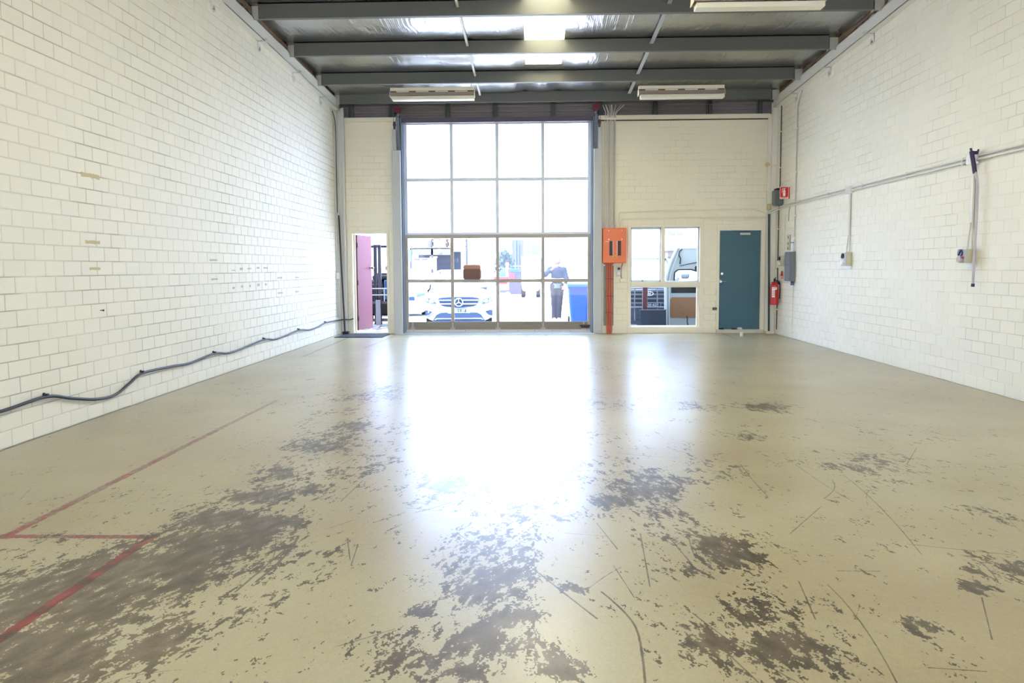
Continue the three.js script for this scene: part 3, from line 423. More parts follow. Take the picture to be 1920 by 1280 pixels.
{ // brown box standing on the glazing bar
  const t = thing('brown_box', 'rounded brown box standing on the middle bar of the glazed door', 'box', [-1.268, 1.12, F0 - 0.005]), br = M([0.20, 0.10, 0.075], 0.7, 0, { bumpMap: bumpFine, bumpScale: 0.004 });
  mesh('body', bx(0.372, 0.24, 0.2, 0, 0.12, 0, 0.05), br, t); mesh('lid', bx(0.36, 0.12, 0.19, 0, 0.25, 0, 0.045), M([0.42, 0.22, 0.15], 0.65), t);
}
// ---------------------------------------------------------------- window
{
  const w = structGroup('window_1', [0, 0, F0], 'cream timber window between the switchboard and the blue door');
  const fr = P.cream, grey = M([0.56, 0.58, 0.60], 0.5);
  mesh('window_frame', [bb(1.92, 1.985, 0.135, 2.235, -0.13, 0.012), bb(3.385, 3.45, 0.135, 2.235, -0.13, 0.012), bb(1.985, 3.385, 2.17, 2.235, -0.13, 0.012), bb(1.92, 3.45, 0.0, 0.135, -0.13, 0.03)], fr, w);
  mesh('window_frame', [bb(1.985, 3.385, 0.965, 1.055, -0.10, 0.02), bb(2.605, 2.672, 1.055, 2.17, -0.09, 0.012)], fr, w);
  const up = mesh('sash', [bb(1.985, 2.012, 1.055, 2.17, -0.08, -0.04), bb(2.58, 2.606, 1.055, 2.17, -0.08, -0.04), bb(1.985, 2.606, 2.125, 2.17, -0.08, -0.04), bb(1.985, 2.606, 1.055, 1.09, -0.08, -0.04)], grey, w);
  mesh('catch', [cyl(0.022, 0.03, 2.23, 1.075, -0.03, 'z', 14), bb(2.215, 2.245, 1.07, 1.10, -0.04, -0.01, 0.004)], P.timber, up);
  const rt = mesh('sash', [bb(2.672, 2.69, 1.055, 2.17, -0.08, -0.04), bb(3.35, 3.385, 1.055, 2.17, -0.08, -0.04), bb(2.672, 3.385, 2.14, 2.17, -0.08, -0.04), bb(2.672, 3.385, 1.055, 1.075, -0.08, -0.04)], grey, w);
  const lo = mesh('sash', [bb(1.985, 2.0, 0.135, 0.965, -0.08, -0.04), bb(3.34, 3.385, 0.135, 0.965, -0.08, -0.02), bb(1.985, 3.385, 0.94, 0.965, -0.08, -0.03), bb(1.985, 3.385, 0.135, 0.155, -0.08, -0.04)], P.cream, w);
  const pane = (x0, x1, y0, y1, s) => mesh('pane', new THREE.PlaneGeometry(x1 - x0, y1 - y0).translate((x0 + x1) / 2, (y0 + y1) / 2, -0.06), P.glass, s);
  pane(2.005, 2.59, 1.08, 2.135, up); pane(2.682, 3.36, 1.07, 2.15, rt); pane(1.995, 3.35, 0.15, 0.95, lo);
}
// ---------------------------------------------------------------- blue door
{
  const d = structGroup('door_3', [0, 0, F0], 'closed teal blue door in a cream frame near the right corner');
  mesh('door_frame', [bb(3.735, 3.785, 0.075, 2.155, -0.13, 0.02), bb(4.62, 4.70, 0.075, 2.155, -0.13, 0.02), bb(3.785, 4.62, 2.095, 2.155, -0.13, 0.02)], P.cream, d);
  mesh('threshold', bb(3.735, 4.70, 0, 0.075, -0.13, 0.03, 0.004), M([0.66, 0.6, 0.46], 0.6), d);
  const leaf = mesh('door_leaf', bb(3.787, 4.618, 0.078, 2.092, -0.06, -0.02, 0.002), M([0.052, 0.128, 0.158], 0.5), d);
  mesh('deadlock', [cyl(0.026, 0.012, 3.845, 1.215, -0.014, 'z', 18), bb(3.841, 3.849, 1.205, 1.225, -0.01, 0.002, 0.001)], P.chrome, leaf);
  mesh('lever_handle', [cyl(0.024, 0.008, 3.825, 1.055, -0.016, 'z', 16), cyl(0.009, 0.045, 3.825, 1.055, 0.004, 'z', 10), rod([3.825, 1.055, 0.025], [3.925, 1.05, 0.025], 0.008), bb(3.80, 3.812, 1.03, 1.10, -0.02, -0.005, 0.002)], P.chrome, leaf);
  mesh('door_closer', [bb(4.19, 4.40, 2.0, 2.045, -0.02, 0.03, 0.008)], M([0.55, 0.52, 0.46], 0.4, 0.4), leaf); mesh('closer_arm', [bar([4.25, 2.06, 0.02], [4.02, 2.085, 0.035], 0.02, 0.008), bar([4.25, 2.06, 0.02], [4.38, 2.075, 0.035], 0.02, 0.008)], P.brownDark, leaf);
}
{ // litter by the blue door
  const lump = (r, sy, k) => { const g = new THREE.IcosahedronGeometry(r, 3), p = g.attributes.position; for (let i = 0; i < p.count; i++) { const n = 0.7 + 0.6 * vnoise(p.getX(i) * 55 + k, p.getY(i) * 55 + p.getZ(i) * 40); p.setXYZ(i, p.getX(i) * n * 1.5, Math.max(0, p.getY(i) * n * sy + r * 0.25), p.getZ(i) * n); } g.computeVertexNormals(); return g; };
  const put = (name, g, m, x, y, z, l, c) => { const o = mesh(name, g, m); o.position.set(x, y, z); tag(o, l, c); };
  put('rag', lump(0.035, 0.9, 3), M([0.75, 0.75, 0.75], 0.9), 4.22, 0.075, F0 - 0.0, 'crumpled white rag at the foot of the blue door', 'rag');
  put('dead_leaf', lump(0.035, 0.7, 9), P.rubber, 4.10, 0.075, F0 - 0.0, 'dark crumpled leaf beside the white rag under the blue door', 'leaf');
  put('dead_leaf', lump(0.035, 0.7, 21), P.rubber, 3.85, 0.075, F0 - 0.0, 'dark crumpled leaf below the handle of the blue door', 'leaf');
  const cup = mesh('paper_cup', T(new THREE.LatheGeometry([[0, 0], [0.028, 0], [0.036, 0.075], [0.038, 0.078], [0.034, 0.078], [0.026, 0.006], [0, 0.006]].map(([a, b]) => new THREE.Vector2(a, b)), 24), 4.06, 0, -14.15), P.white); tag(cup, 'small white cup on the floor in front of the blue door', 'cup');
  const bx2 = thing('cable_box', 'small brown block on the cream wall left of the blue door', 'box', [3.70, 0.50, F0]); mesh('body', bx(0.085, 0.055, 0.03, 0, 0, 0.018, 0.004), M([0.13, 0.06, 0.03], 0.6), bx2); mesh('screw', cyl(0.006, 0.004, 0, 0, 0.035, 'z', 8), P.chrome, bx2);
}
// ---------------------------------------------------------------- orange switchboard and its conduits
{
  const t = thing('switchboard', 'orange metal switchboard with two dark breaker slots beside the window', 'switchboard', [1.641, 1.795, F0]);
  mesh('cabinet', bb(-0.24, 0.24, -0.353, 0.353, 0.003, 0.13, 0.012), P.orange, t);
  const dr = mesh('door', bb(-0.232, 0.232, -0.345, 0.345, 0.13, 0.148, 0.006), M([0.82, 0.175, 0.022], 0.35), t);
  for (const x of [-0.075, 0.095]) {
    mesh('breaker_slot', bb(x - 0.033, x + 0.033, -0.20, 0.095, 0.146, 0.150, 0.001), P.brownDark, dr);
    for (let i = 0; i < 12; i++) mesh('breaker', bb(x - 0.026, x + 0.026, -0.195 + i * 0.0242, -0.176 + i * 0.0242, 0.149, 0.156, 0.001), M([0.07, 0.045, 0.035], 0.5), dr);
  }
  for (const x of [-0.034, 0.05]) mesh('label_strip', bb(x - 0.004, x + 0.004, -0.2, 0.095, 0.147, 0.1495, 0), P.white, dr);
  mesh('label_strip', bb(-0.19, -0.11, 0.078, 0.086, 0.147, 0.1495, 0), P.white, dr);
  mesh('warning_label', sheet(0.085, 0.055, 0.005, -0.228, 0.1496), M([1, 1, 1], 0.5, 0, { map: print(128, 84, (k, w, h) => { k.fillStyle = '#e8b21c'; k.fillRect(0, 0, w, h); k.fillStyle = '#4a3a10'; k.beginPath(); k.moveTo(64, 8); k.lineTo(86, 44); k.lineTo(42, 44); k.fill(); k.fillStyle = '#e8b21c'; k.fillRect(61, 18, 6, 16); k.fillRect(61, 37, 6, 4); k.fillStyle = '#5a4a18'; k.fillRect(14, 54, 100, 6); k.fillRect(14, 66, 100, 6); }) }), dr);
  for (const [x, y] of [[-0.12, 0.30], [0.145, 0.30], [-0.12, 0.125], [0.145, 0.125]]) mesh('screw', cyl(0.007, 0.006, x, y, 0.15, 'z', 10), P.chrome, dr);
  const b = thing('backing_board', 'grey mottled board on the wall behind the orange conduits', 'board', [1.536, 0.80, F0]);
  mesh('panel', bx(0.205, 1.28, 0.012, 0, 0, 0.008, 0.002), M([0.34, 0.30, 0.27], 0.8, 0, { bumpMap: bumpFine, bumpScale: 0.003 }), b); for (const [x, y] of [[-0.09, 0.6], [0.09, 0.6], [-0.09, -0.6], [0.09, -0.6]]) mesh('screw', cyl(0.006, 0.004, x, y, 0.016, 'z', 8), P.chrome, b);
  [['leftmost of three orange conduits below the switchboard', -0.045], ['middle of three orange conduits below the switchboard', 0], ['rightmost of three orange conduits below the switchboard', 0.045]].forEach(([l, dx]) => {
    const c = thing('orange_conduit', l, 'conduit', [1.548 + dx, 0, F0 + 0.042], 'orange conduits under the switchboard');
    mesh('pipe', tube([[0, 1.46, 0], [0, 1.2, 0], [0, 0.5, 0], [-dx * 0.05, 0.2, 0], [-dx * 0.15, 0.0, 0.01]], 0.018, 40, 12), M([0.62, 0.13, 0.06], 0.45), c);
    for (const y of [1.12, 0.77, 0.43]) mesh('clamp', [bb(-0.03, 0.03, y - 0.008, y + 0.008, -0.02, -0.012, 0.001), T(new THREE.TorusGeometry(0.02, 0.004, 6, 16), 0, y, 0, Math.PI / 2)], P.black, c);
  });
  const s = thing('power_socket', 'white double plate with a round black socket under the switchboard', 'socket', [1.738, 1.28, F0]);
  mesh('plate', bx(0.085, 0.20, 0.05, 0, 0, 0.028, 0.008), M([0.68, 0.65, 0.56], 0.45), s); mesh('socket', [cyl(0.028, 0.02, 0, 0.048, 0.06, 'z', 20)], P.black, s); mesh('switch', [cyl(0.027, 0.016, 0, -0.045, 0.058, 'z', 20), bx(0.012, 0.035, 0.02, 0, -0.045, 0.07, 0.003)], P.white, s);
  const j = thing('junction_box', 'cream junction box low on the wall left of the window, fed by a red cable', 'junction box', [1.822, 1.093, F0]); mesh('body', bx(0.12, 0.068, 0.05, 0, 0, 0.028, 0.006), P.cream, j); mesh('red_cable', tube([[-0.03, 0.03, 0.03], [-0.035, 0.15, 0.02], [-0.03, 0.25, 0.02], [0.0, 0.36, 0.03]], 0.008, 20), M([0.4, 0.08, 0.06], 0.5), j);
}
{ // cables down to the switchboard
  const xs = [1.447, 1.487, 1.508, 1.533, 1.556, 1.585, 1.612, 1.636, 1.662], low = [1.46, 1.50, 1.52, 1.545, 1.555, 1.60, 1.625, 1.64, 1.665];
  const nth = ['first', 'second', 'third', 'fourth', 'fifth', 'sixth', 'seventh', 'eighth', 'last'];
  xs.forEach((x, i) => {
    const w = 0.004 * Math.sin(i * 2.1), z = F0 + 0.018 + 0.008 * (i % 2), fan = [-0.05, -0.03, -0.045, -0.01, 0.01, 0.0, 0.05, 0.13, 0.17][i];
    const o = mesh('power_cable', tube([[low[i], 2.145, z + 0.03], [low[i] + (i < 4 ? -0.012 : 0.006), 2.21, z + 0.01], [x, 2.30, z], [x + w, 3.0, z], [x - w, 3.7, z], [x + w, 4.30, z], [x, 4.37, z + 0.055], [x + 0.01, 4.46, z + 0.06], [x + fan, 4.62, z + 0.02]], i % 3 === 1 ? 0.0105 : 0.008, 70, 7), i % 4 === 3 ? M([0.55, 0.48, 0.42], 0.5) : P.conduit);
    tag(o, `cream cable down to the orange switchboard, ${nth[i]} of the bundle from the glazed door`, 'cable', 'cables running down to the switchboard');
  });
  const loose = (pts, l) => tag(mesh('loose_wire', tube(pts, 0.006, 40, 6), M([0.3, 0.25, 0.22], 0.6)), l, 'wire');
  loose([[1.66, 4.60, F0 + 0.06], [1.80, 4.56, F0 + 0.05], [2.05, 4.48, F0 + 0.05], [2.25, 4.43, F0 + 0.05]], 'loose grey wire sloping right from the cable bundle under the far purlin');
  loose([[2.44, 4.42, F0 + 0.05], [2.52, 4.52, F0 + 0.05], [2.66, 4.60, F0 + 0.06], [2.95, 4.615, F0 + 0.08], [3.6, 4.60, F0 + 0.08]], 'thin wire arching up to the far purlin above the cream wall');
  const hc = (pts, l, saddles) => { const t = thing('wall_conduit', l, 'conduit', [0, 0, 0], 'cream conduits across the street-end wall'); mesh('pipe', tube(pts, 0.0135, 90, 8, 0.15), P.cream, t); for (const [x, y] of saddles) mesh('saddle', bb(x - 0.012, x + 0.012, y - 0.03, y + 0.03, F0, F0 + 0.03, 0.003), P.cream, t); };
  hc([[1.735, 2.14, F0 + 0.02], [1.735, 2.40, F0 + 0.02], [1.742, 2.455, F0 + 0.02], [1.79, 2.475, F0 + 0.02], [2.6, 2.495, F0 + 0.02], [4.35, 2.525, F0 + 0.02], [4.55, 2.50, F0 + 0.02], [4.70, 2.42, F0 + 0.05]], 'upper cream conduit running above the window to the right corner', [[2.2, 2.485], [3.2, 2.505], [4.2, 2.52]]);
  hc([[1.79, 2.14, F0 + 0.02], [1.79, 2.28, F0 + 0.02], [1.80, 2.325, F0 + 0.02], [1.85, 2.34, F0 + 0.02], [3.0, 2.35, F0 + 0.02], [4.79, 2.36, F0 + 0.05]], 'lower cream conduit running just over the window to the right corner', [[2.4, 2.345], [3.4, 2.352], [4.3, 2.358]]);
  tag(mesh('sagging_wire', tube([[3.35, 2.355, F0 + 0.03], [3.7, 2.30, F0 + 0.03], [4.1, 2.285, F0 + 0.03], [4.45, 2.31, F0 + 0.03], [4.7, 2.40, F0 + 0.05]], 0.005, 40, 6), P.cream), 'thin sagging wire under the conduits above the blue door', 'wire');
}
// ---------------------------------------------------------------- right corner and right wall
{
  const x = XR;
  const gp = thing('steel_post', 'dark teal upright steel strip in the right corner beside the blue door', 'post', [0, 0, 0]); mesh('strip', bar([4.735, 2.41, F0 + 0.11], [4.77, 0.05, F0 + 0.13], 0.055, 0.03), M([0.035, 0.06, 0.06], 0.5), gp); mesh('foot', bb(4.69, 4.86, 0, 0.05, F0 + 0.09, F0 + 0.2, 0.01), P.cream, gp);
  const bp = thing('corner_pipe', 'thin dark pipe running floor to roof in the right corner', 'pipe', [0, 0, 0]); mesh('pipe', [rod([x - 0.012, 4.5, -14.52], [x - 0.012, 2.84, -14.52], 0.011), rod([x - 0.012, 2.56, -14.56], [x - 0.012, 0.1, -14.56], 0.011)], M([0.10, 0.10, 0.09], 0.5), bp); mesh('box', bb(x - 0.05, x, 1.33, 1.47, -14.62, -14.52, 0.006), P.cream, bp); for (const y of [0.5, 1.0, 2.1, 3.3, 4.0]) mesh('saddle', bb(x - 0.028, x, y - 0.012, y + 0.012, -14.585, -14.5, 0.003), P.cream, bp);
  const al = thing('alarm_box', 'grey rounded alarm box high in the right corner behind the red sign', 'alarm box', [4.79, 2.7, -14.42]); mesh('body', bx(0.17, 0.30, 0.22, 0, 0, 0, 0.03), M([0.13, 0.15, 0.15], 0.5), al); mesh('hood', bx(0.12, 0.05, 0.16, 0.01, 0.16, 0, 0.02), P.rubber, al); mesh('grille', [0, 1, 2, 3, 4].map((i) => bx(0.1, 0.008, 0.006, -0.02, -0.05 + i * 0.025, 0.112, 0)), P.darkSteel, al);
  const sg = thing('extinguisher_sign', 'red and white fire extinguisher sign standing out from the right wall', 'sign', [4.775, 2.755, -14.0]);
  mesh('board', bx(0.17, 0.235, 0.004, 0, 0, 0, 0.001), P.red, sg);
  mesh('face', sheet(0.166, 0.231, 0, 0, 0.0025), M([1, 1, 1], 0.45, 0, { map: print(240, 334, (k, w, h) => { k.fillStyle = '#e8e0d8'; k.fillRect(0, 0, w, h); k.fillStyle = '#d01c14'; k.fillRect(12, 12, w - 24, h - 60); k.fillStyle = '#f2ece0'; k.beginPath(); k.roundRect(86, 90, 68, 172, 26); k.fill(); k.fillRect(108, 50, 24, 44); k.fillRect(90, 46, 74, 14); k.fillRect(60, 60, 12, 110); k.fillRect(60, 54, 52, 12); k.fillStyle = '#d01c14'; k.fillRect(40, h - 36, w - 80, 12); k.fillStyle = '#d01c14'; k.fillRect(100, 150, 40, 8); }) }), sg);
  mesh('bracket', bb(0.082, 0.105, -0.11, 0.11, -0.012, 0.002, 0.002), P.red, sg);
  const so = thing('insulator', 'small yellowed round insulator with a hook high in the right corner', 'insulator', [4.705, 3.40, F0 + 0.04]); mesh('disc', [cyl(0.045, 0.03, 0, 0, 0.02, 'z', 20), cyl(0.025, 0.05, 0, 0, 0.04, 'z', 16)], M([0.68, 0.52, 0.25], 0.5), so); mesh('arm', [rod([0.02, -0.01, 0.03], [0.165, -0.02, 0.16], 0.007), rod([0.01, -0.02, 0.03], [0.02, -0.085, 0.03], 0.008)], P.cream, so);
  const tb = thing('terminal_box', 'small tan terminal box in the right corner at conduit height', 'box', [4.745, 2.555, F0 + 0.05]); mesh('body', bx(0.075, 0.12, 0.05, 0, 0, 0.02, 0.006), M([0.56, 0.46, 0.25], 0.6), tb); mesh('lid', bx(0.06, 0.1, 0.01, 0, 0, 0.05, 0.003), M([0.6, 0.5, 0.28], 0.6), tb);
  // fire extinguisher
  const fe = thing('fire_extinguisher', 'red fire extinguisher with white label hung in the right corner', 'fire extinguisher', [4.765, 0.60, -14.42]);
  mesh('cylinder', new THREE.LatheGeometry([[0, 0], [0.07, 0], [0.08, 0.012], [0.08, 0.36], [0.072, 0.40], [0.045, 0.43], [0.024, 0.445], [0.024, 0.46], [0, 0.46]].map(([a, b]) => new THREE.Vector2(a, b)), 32), P.red, fe);
  mesh('label', T(new THREE.CylinderGeometry(0.0808, 0.0808, 0.2, 24, 1, true, -0.9, 1.25), 0, 0.25, 0), M([1, 1, 1], 0.5, 0, { side: THREE.DoubleSide, map: print(160, 256, (k, w, h) => { k.fillStyle = '#f0ece6'; k.fillRect(0, 0, w, h); k.fillStyle = '#333'; for (let i = 0; i < 7; i++) k.fillRect(20, 70 + i * 24, 60 + (i * 37) % 50, 8); k.fillStyle = '#c3201c'; k.fillRect(92, 60, 68, 196); k.fillStyle = '#888'; k.fillRect(12, 14, 130, 20); }) }), fe);
  mesh('valve', [cyl(0.02, 0.05, 0, 0.475, 0, 'y', 14), bx(0.02, 0.02, 0.1, 0, 0.50, 0.02, 0.004), bx(0.018, 0.012, 0.11, 0, 0.525, 0.03, 0.003, -0.25)], P.black, fe); mesh('hose', tube([[0.02, 0.47, 0], [0.07, 0.47, 0.02], [0.095, 0.40, 0.03], [0.095, 0.2, 0.03], [0.09, 0.12, 0.03]], 0.010, 30), P.rubber, fe); mesh('wall_bracket', bb(-0.03, 0.11, 0.40, 0.45, -0.09, -0.03, 0.004), P.brownDark, fe);
  const tg = thing('extinguisher_tag', 'small white tag with a red triangle on the wall above the fire extinguisher', 'sign', [4.835, 1.19, -14.22]); mesh('card', bx(0.075, 0.18, 0.003, 0, 0, 0, 0), M([0.75, 0.65, 0.5], 0.6), tg); mesh('triangle', extrude([[-0.03, -0.02], [0.03, -0.02], [0.012, 0.08], [-0.012, 0.08]], 0.003).translate(0, 0, 0.002), P.red, tg); mesh('print', [0, 1, 2].map((i) => bb(-0.028, 0.028, -0.075 + i * 0.017, -0.068 + i * 0.017, 0.0015, 0.003, 0)), P.red, tg); mesh('hook', rod([0.0, 0.085, 0], [0.045, 0.085, 0], 0.004), P.chrome, tg);
  // grey isolator box, switch plate, pipe
  const gb = thing('isolator_box', 'grey metal isolator box on the right wall near the fire extinguisher', 'electrical box', [x - 0.052, 1.355, -13.755]);
  mesh('case', bx(0.10, 0.55, 0.29, 0, 0, 0, 0.008), M([0.17, 0.18, 0.19], 0.5), gb); mesh('cover', bx(0.012, 0.52, 0.265, -0.054, 0, 0, 0.004), M([0.19, 0.20, 0.21], 0.45), gb); for (const [y, z] of [[0.23, 0], [0.03, -0.04], [0.03, 0.04], [-0.22, 0.1]]) mesh('screw', cyl(0.008, 0.006, -0.062, y, z, 'x', 8), P.chrome, gb); mesh('gland', [cyl(0.03, 0.05, 0.02, -0.30, 0.08, 'y', 16), cyl(0.036, 0.02, 0.02, -0.34, 0.08, 'y', 8)], M([0.06, 0.06, 0.1], 0.4), gb);
  mesh('drop_pipe', [rod([0.036, -0.35, 0.08], [0.036, -1.235, 0.05], 0.009), bb(0.03, 0.05, -1.24, -1.225, 0.03, 0.13, 0.002)], P.cream, gb);
  const sp = thing('switch_plate', 'tall cream switch plate with dark screws above the grey isolator box', 'switch plate', [x, 1.81, -13.96]); mesh('plate', bx(0.02, 0.29, 0.15, -0.011, 0, 0, 0.006), M([0.56, 0.50, 0.36], 0.6), sp); for (const y of [0.10, -0.02, -0.11]) mesh('screw', cyl(0.013, 0.008, -0.024, y, 0, 'x', 10), P.brownDark, sp); mesh('switch', bx(0.012, 0.05, 0.04, -0.025, 0.04, 0, 0.003), P.cream, sp);
  const wp = thing('conduit_elbow', 'white plastic elbow entering the top of the grey isolator box', 'conduit', [0, 0, 0]); mesh('elbow', tube([[x - 0.045, 1.63, -13.68], [x - 0.045, 1.78, -13.68], [x - 0.04, 1.86, -13.68], [x - 0.005, 1.90, -13.68]], 0.026, 30, 12), M([0.85, 0.85, 0.84], 0.3), wp); mesh('ring', T(new THREE.TorusGeometry(0.028, 0.006, 8, 18), x - 0.045, 1.8, -13.68, Math.PI / 2), P.black, wp);
  const ol = thing('isolator_switch', 'small beige outlet with a round black switch between extinguisher and grey box', 'electrical box', [x - 0.035, 1.465, -14.27]); mesh('body', bx(0.07, 0.2, 0.17, 0, 0, 0, 0.008), M([0.55, 0.51, 0.42], 0.5), ol); mesh('dial', cyl(0.035, 0.02, -0.04, 0.045, 0, 'x', 18), P.black, ol); mesh('socket', cyl(0.03, 0.02, -0.04, -0.05, 0, 'x', 18), P.white, ol);
  const vc = thing('wall_conduit', 'thin cream conduit dropping from the roof to the grey isolator box', 'conduit', [0, 0, 0]); mesh('pipe', [tube([[x - 0.06, 4.5, -13.3], [x - 0.03, 4.42, -13.5], [x - 0.012, 4.30, -13.62], [x - 0.012, 4.1, -13.64], [x - 0.012, 1.92, -13.66]], 0.011, 60, 8, 0.3)], M([0.55, 0.52, 0.43], 0.45), vc); for (const y of [2.3, 3.1, 3.9]) mesh('saddle', bb(x - 0.026, x, y - 0.012, y + 0.012, -13.69, -13.61, 0.003), P.cream, vc);
  const hw = thing('hook_wire', 'short dark wire hook hanging under the conduit near the right corner', 'wire', [0, 0, 0]); mesh('wire', tube([[x - 0.02, 2.50, -13.9], [x - 0.03, 2.40, -13.93], [x - 0.025, 2.30, -13.95], [x - 0.03, 2.22, -13.94]], 0.005, 20, 6), P.darkSteel, hw); mesh('stub_pipe', rod([x - 0.012, 2.35, -14.2], [x - 0.012, 1.57, -14.24], 0.008, 8), P.cream, hw);
  // twin conduits along the right wall
  const run = (y, r, l) => { const t = thing('wall_conduit', l, 'conduit', [0, 0, 0], 'conduits along the right wall'); mesh('pipe', tube([[4.72, y - 0.10, -14.78], [x - 0.03, y - 0.03, -14.55], [x - r - 0.002, y - 0.01, -14.2], [x - r - 0.002, y, -12.5], [x - r - 0.002, y, -8], [x - r - 0.002, y - 0.01, -3.5]], r, 80, 8, 0.2), P.conduit, t); for (let z = -13.4; z < -4; z += 1.25) mesh('saddle', bb(x - 2 * r - 0.006, x, y - r - 0.006, y + r + 0.006, z - 0.012, z + 0.012, 0.002), P.conduit, t); };
  run(2.555, 0.011, 'upper thinner conduit of the pair along the right wall'); run(2.512, 0.016, 'lower thicker conduit of the pair along the right wall');
  function outlet([z, y, yTop], w, h, d, label, jl, big) {
    const j = thing('junction_box', jl, 'junction box', [x, 2.525, z], 'junction boxes on the right wall conduits'); mesh('body', bx(0.062, 0.115, 0.13, -0.031, 0, 0, 0.006), P.white, j); mesh('lid', bx(0.006, 0.1, 0.115, -0.064, 0, 0, 0.002), P.conduit, j);
    mesh('drop_conduit', [bx(0.022, yTop - 1.83, 0.045, -0.014, (yTop + 1.83) / 2 - 2.525, 0, 0.006)], P.conduit, j); for (const s of [-1, 1]) mesh('drop_wire', rod([-0.014, 1.84 - 2.525, s * 0.012], [-0.02 - (s > 0 ? 0 : 0.01), y + h - 2.525, s * 0.035], 0.009, 8), P.conduit, j);
    const t = thing('switched_outlet', label, 'power outlet', [x, y, z], 'switched outlets on the right wall'); mesh('case', bx(d, h, w, -d / 2, h / 2, 0, 0.006), M([0.58, 0.53, 0.36], 0.5), t);
    const f = mesh('face_plate', bx(0.02, h - 0.01, w - 0.008, -d - 0.008, h / 2, 0, 0.005), M([0.55, 0.56, 0.56], 0.4), t); mesh('switch_dial', [cyl(0.04, 0.018, -d - 0.026, h * 0.73, 0, 'x', 22), bx(0.012, 0.07, 0.014, -d - 0.04, h * 0.73, 0, 0.003, 0.7)], big ? M([0.07, 0.06, 0.13], 0.4) : P.black, f); mesh('socket', [cyl(0.038, 0.03, -d - 0.03, h * 0.27, 0, 'x', 22)], big ? M([0.5, 0.42, 0.4], 0.5) : P.white, f); if (big) mesh('lock_tab', bx(0.03, 0.02, 0.03, -d - 0.03, h * 0.40, 0.05, 0.003), M([0.3, 0.05, 0.06], 0.5), f);
    mesh('base_plate', bx(0.012, 0.05, w + 0.02, -0.006, -0.025, 0, 0.002), P.white, t);
  }
  outlet([-11.33, 1.36, 2.47], 0.17, 0.21, 0.075, 'small beige switched outlet on the right wall, the farther of two', 'white junction box above the farther outlet on the right wall', false);
  outlet([-8.205, 1.385, 2.47], 0.15, 0.155, 0.10, 'beige switched outlet with dark dial on the right wall, beside the hanging pole', 'white junction box behind the dark grip of the hanging pole', true);
  const po = thing('hanging_pole', 'long pale pole with a dark purple grip hung over the right wall conduits', 'pole', [0, 0, 0]);
  mesh('shaft', tube([[x - 0.07, 2.42, -8.10], [x - 0.06, 2.25, -8.05], [x - 0.055, 2.0, -8.05], [x - 0.055, 1.6, -8.06], [x - 0.055, 1.15, -8.07]], 0.014, 40, 10), M([0.50, 0.45, 0.46], 0.4), po);
  const pur = M([0.035, 0.02, 0.06], 0.5); mesh('grip', [rod([x - 0.095, 2.60, -8.12], [x - 0.066, 2.36, -8.09], 0.022, 12), bx(0.06, 0.035, 0.035, x - 0.055, 2.585, -8.12, 0.008), rod([x - 0.03, 2.585, -8.12], [x - 0.02, 2.62, -8.12], 0.010), rod([x - 0.095, 2.60, -8.12], [x - 0.105, 2.635, -8.12], 0.012)], pur, po); mesh('end_cap', cyl(0.018, 0.035, x - 0.055, 1.14, -8.07, 'y', 12), pur, po);
}
// ================================================================ OUTSIDE
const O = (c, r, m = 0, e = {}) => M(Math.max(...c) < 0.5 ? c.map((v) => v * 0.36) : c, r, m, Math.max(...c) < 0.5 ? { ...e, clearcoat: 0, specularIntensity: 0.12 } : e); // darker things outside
const GY = -0.14;                                             // the yard lies a little lower than the floor
struct('ground', bb(-90, 90, GY - 0.4, GY, -140, ZB - 0.13, 0), M([0.42, 0.41, 0.40], 0.85, 0, { bumpMap: bumpFine, bumpScale: 0.004 }), 'sunlit pale concrete yard outside');
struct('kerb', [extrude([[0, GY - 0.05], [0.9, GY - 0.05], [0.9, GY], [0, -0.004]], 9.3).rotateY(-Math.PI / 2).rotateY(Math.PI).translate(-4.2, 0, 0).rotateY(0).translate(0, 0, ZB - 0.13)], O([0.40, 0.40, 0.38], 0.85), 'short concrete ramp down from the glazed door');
const ring = (w, y0, y1, n, k = 36, flat = 1) => { const o = []; for (let i = 0; i < k; i++) { const a = i / k * Math.PI * 2, c = Math.cos(a), s = Math.sin(a); o.push([w * Math.sign(c) * Math.abs(c) ** (2 / n) * (s > 0 ? lerp(1, flat, s) : 1), (y0 + y1) / 2 + (y1 - y0) / 2 * Math.sign(s) * Math.abs(s) ** (2 / n)]); } return o; };
function loft(stations, n = 4, flat = 1) { // stations: [z, half width, y0, y1, flat?]
  const k = 36, pos = [], idx = [];
  for (const [z, w, y0, y1, f] of stations) for (const [x, y] of ring(w, y0, y1, n, k, f ?? flat)) pos.push(x, y, z);
  for (let s = 0; s + 1 < stations.length; s++) for (let i = 0; i < k; i++) { const j = (i + 1) % k, a = s * k + i, b = s * k + j, c = a + k, d = b + k; idx.push(a, c, b, b, c, d); }
  for (const [s, flip] of [[0, 0], [stations.length - 1, 1]]) { const [z, , y0, y1] = stations[s], m = pos.length / 3; pos.push(0, (y0 + y1) / 2, z); for (let i = 0; i < k; i++) { const j = (i + 1) % k; flip ? idx.push(m, s * k + j, s * k + i) : idx.push(m, s * k + i, s * k + j); } }
  const g = new THREE.BufferGeometry(); g.setAttribute('position', new THREE.Float32BufferAttribute(pos, 3)); g.setIndex(idx); g.computeVertexNormals(); return g;
}
const carGlass = M([0.10, 0.13, 0.16], 0.06, 0.25, { clearcoat: 1 }), tyre = O([0.02, 0.02, 0.022], 0.7), rim = O([0.45, 0.46, 0.48], 0.3, 0.9), trimDark = M([0.022, 0.040, 0.085], 0.5, 0, { specularIntensity: 0.1 }), chromeTrim = O([0.62, 0.66, 0.7], 0.25, 0.5), lensMat = M([0.09, 0.13, 0.2], 0.2, 0, { specularIntensity: 0.4 });
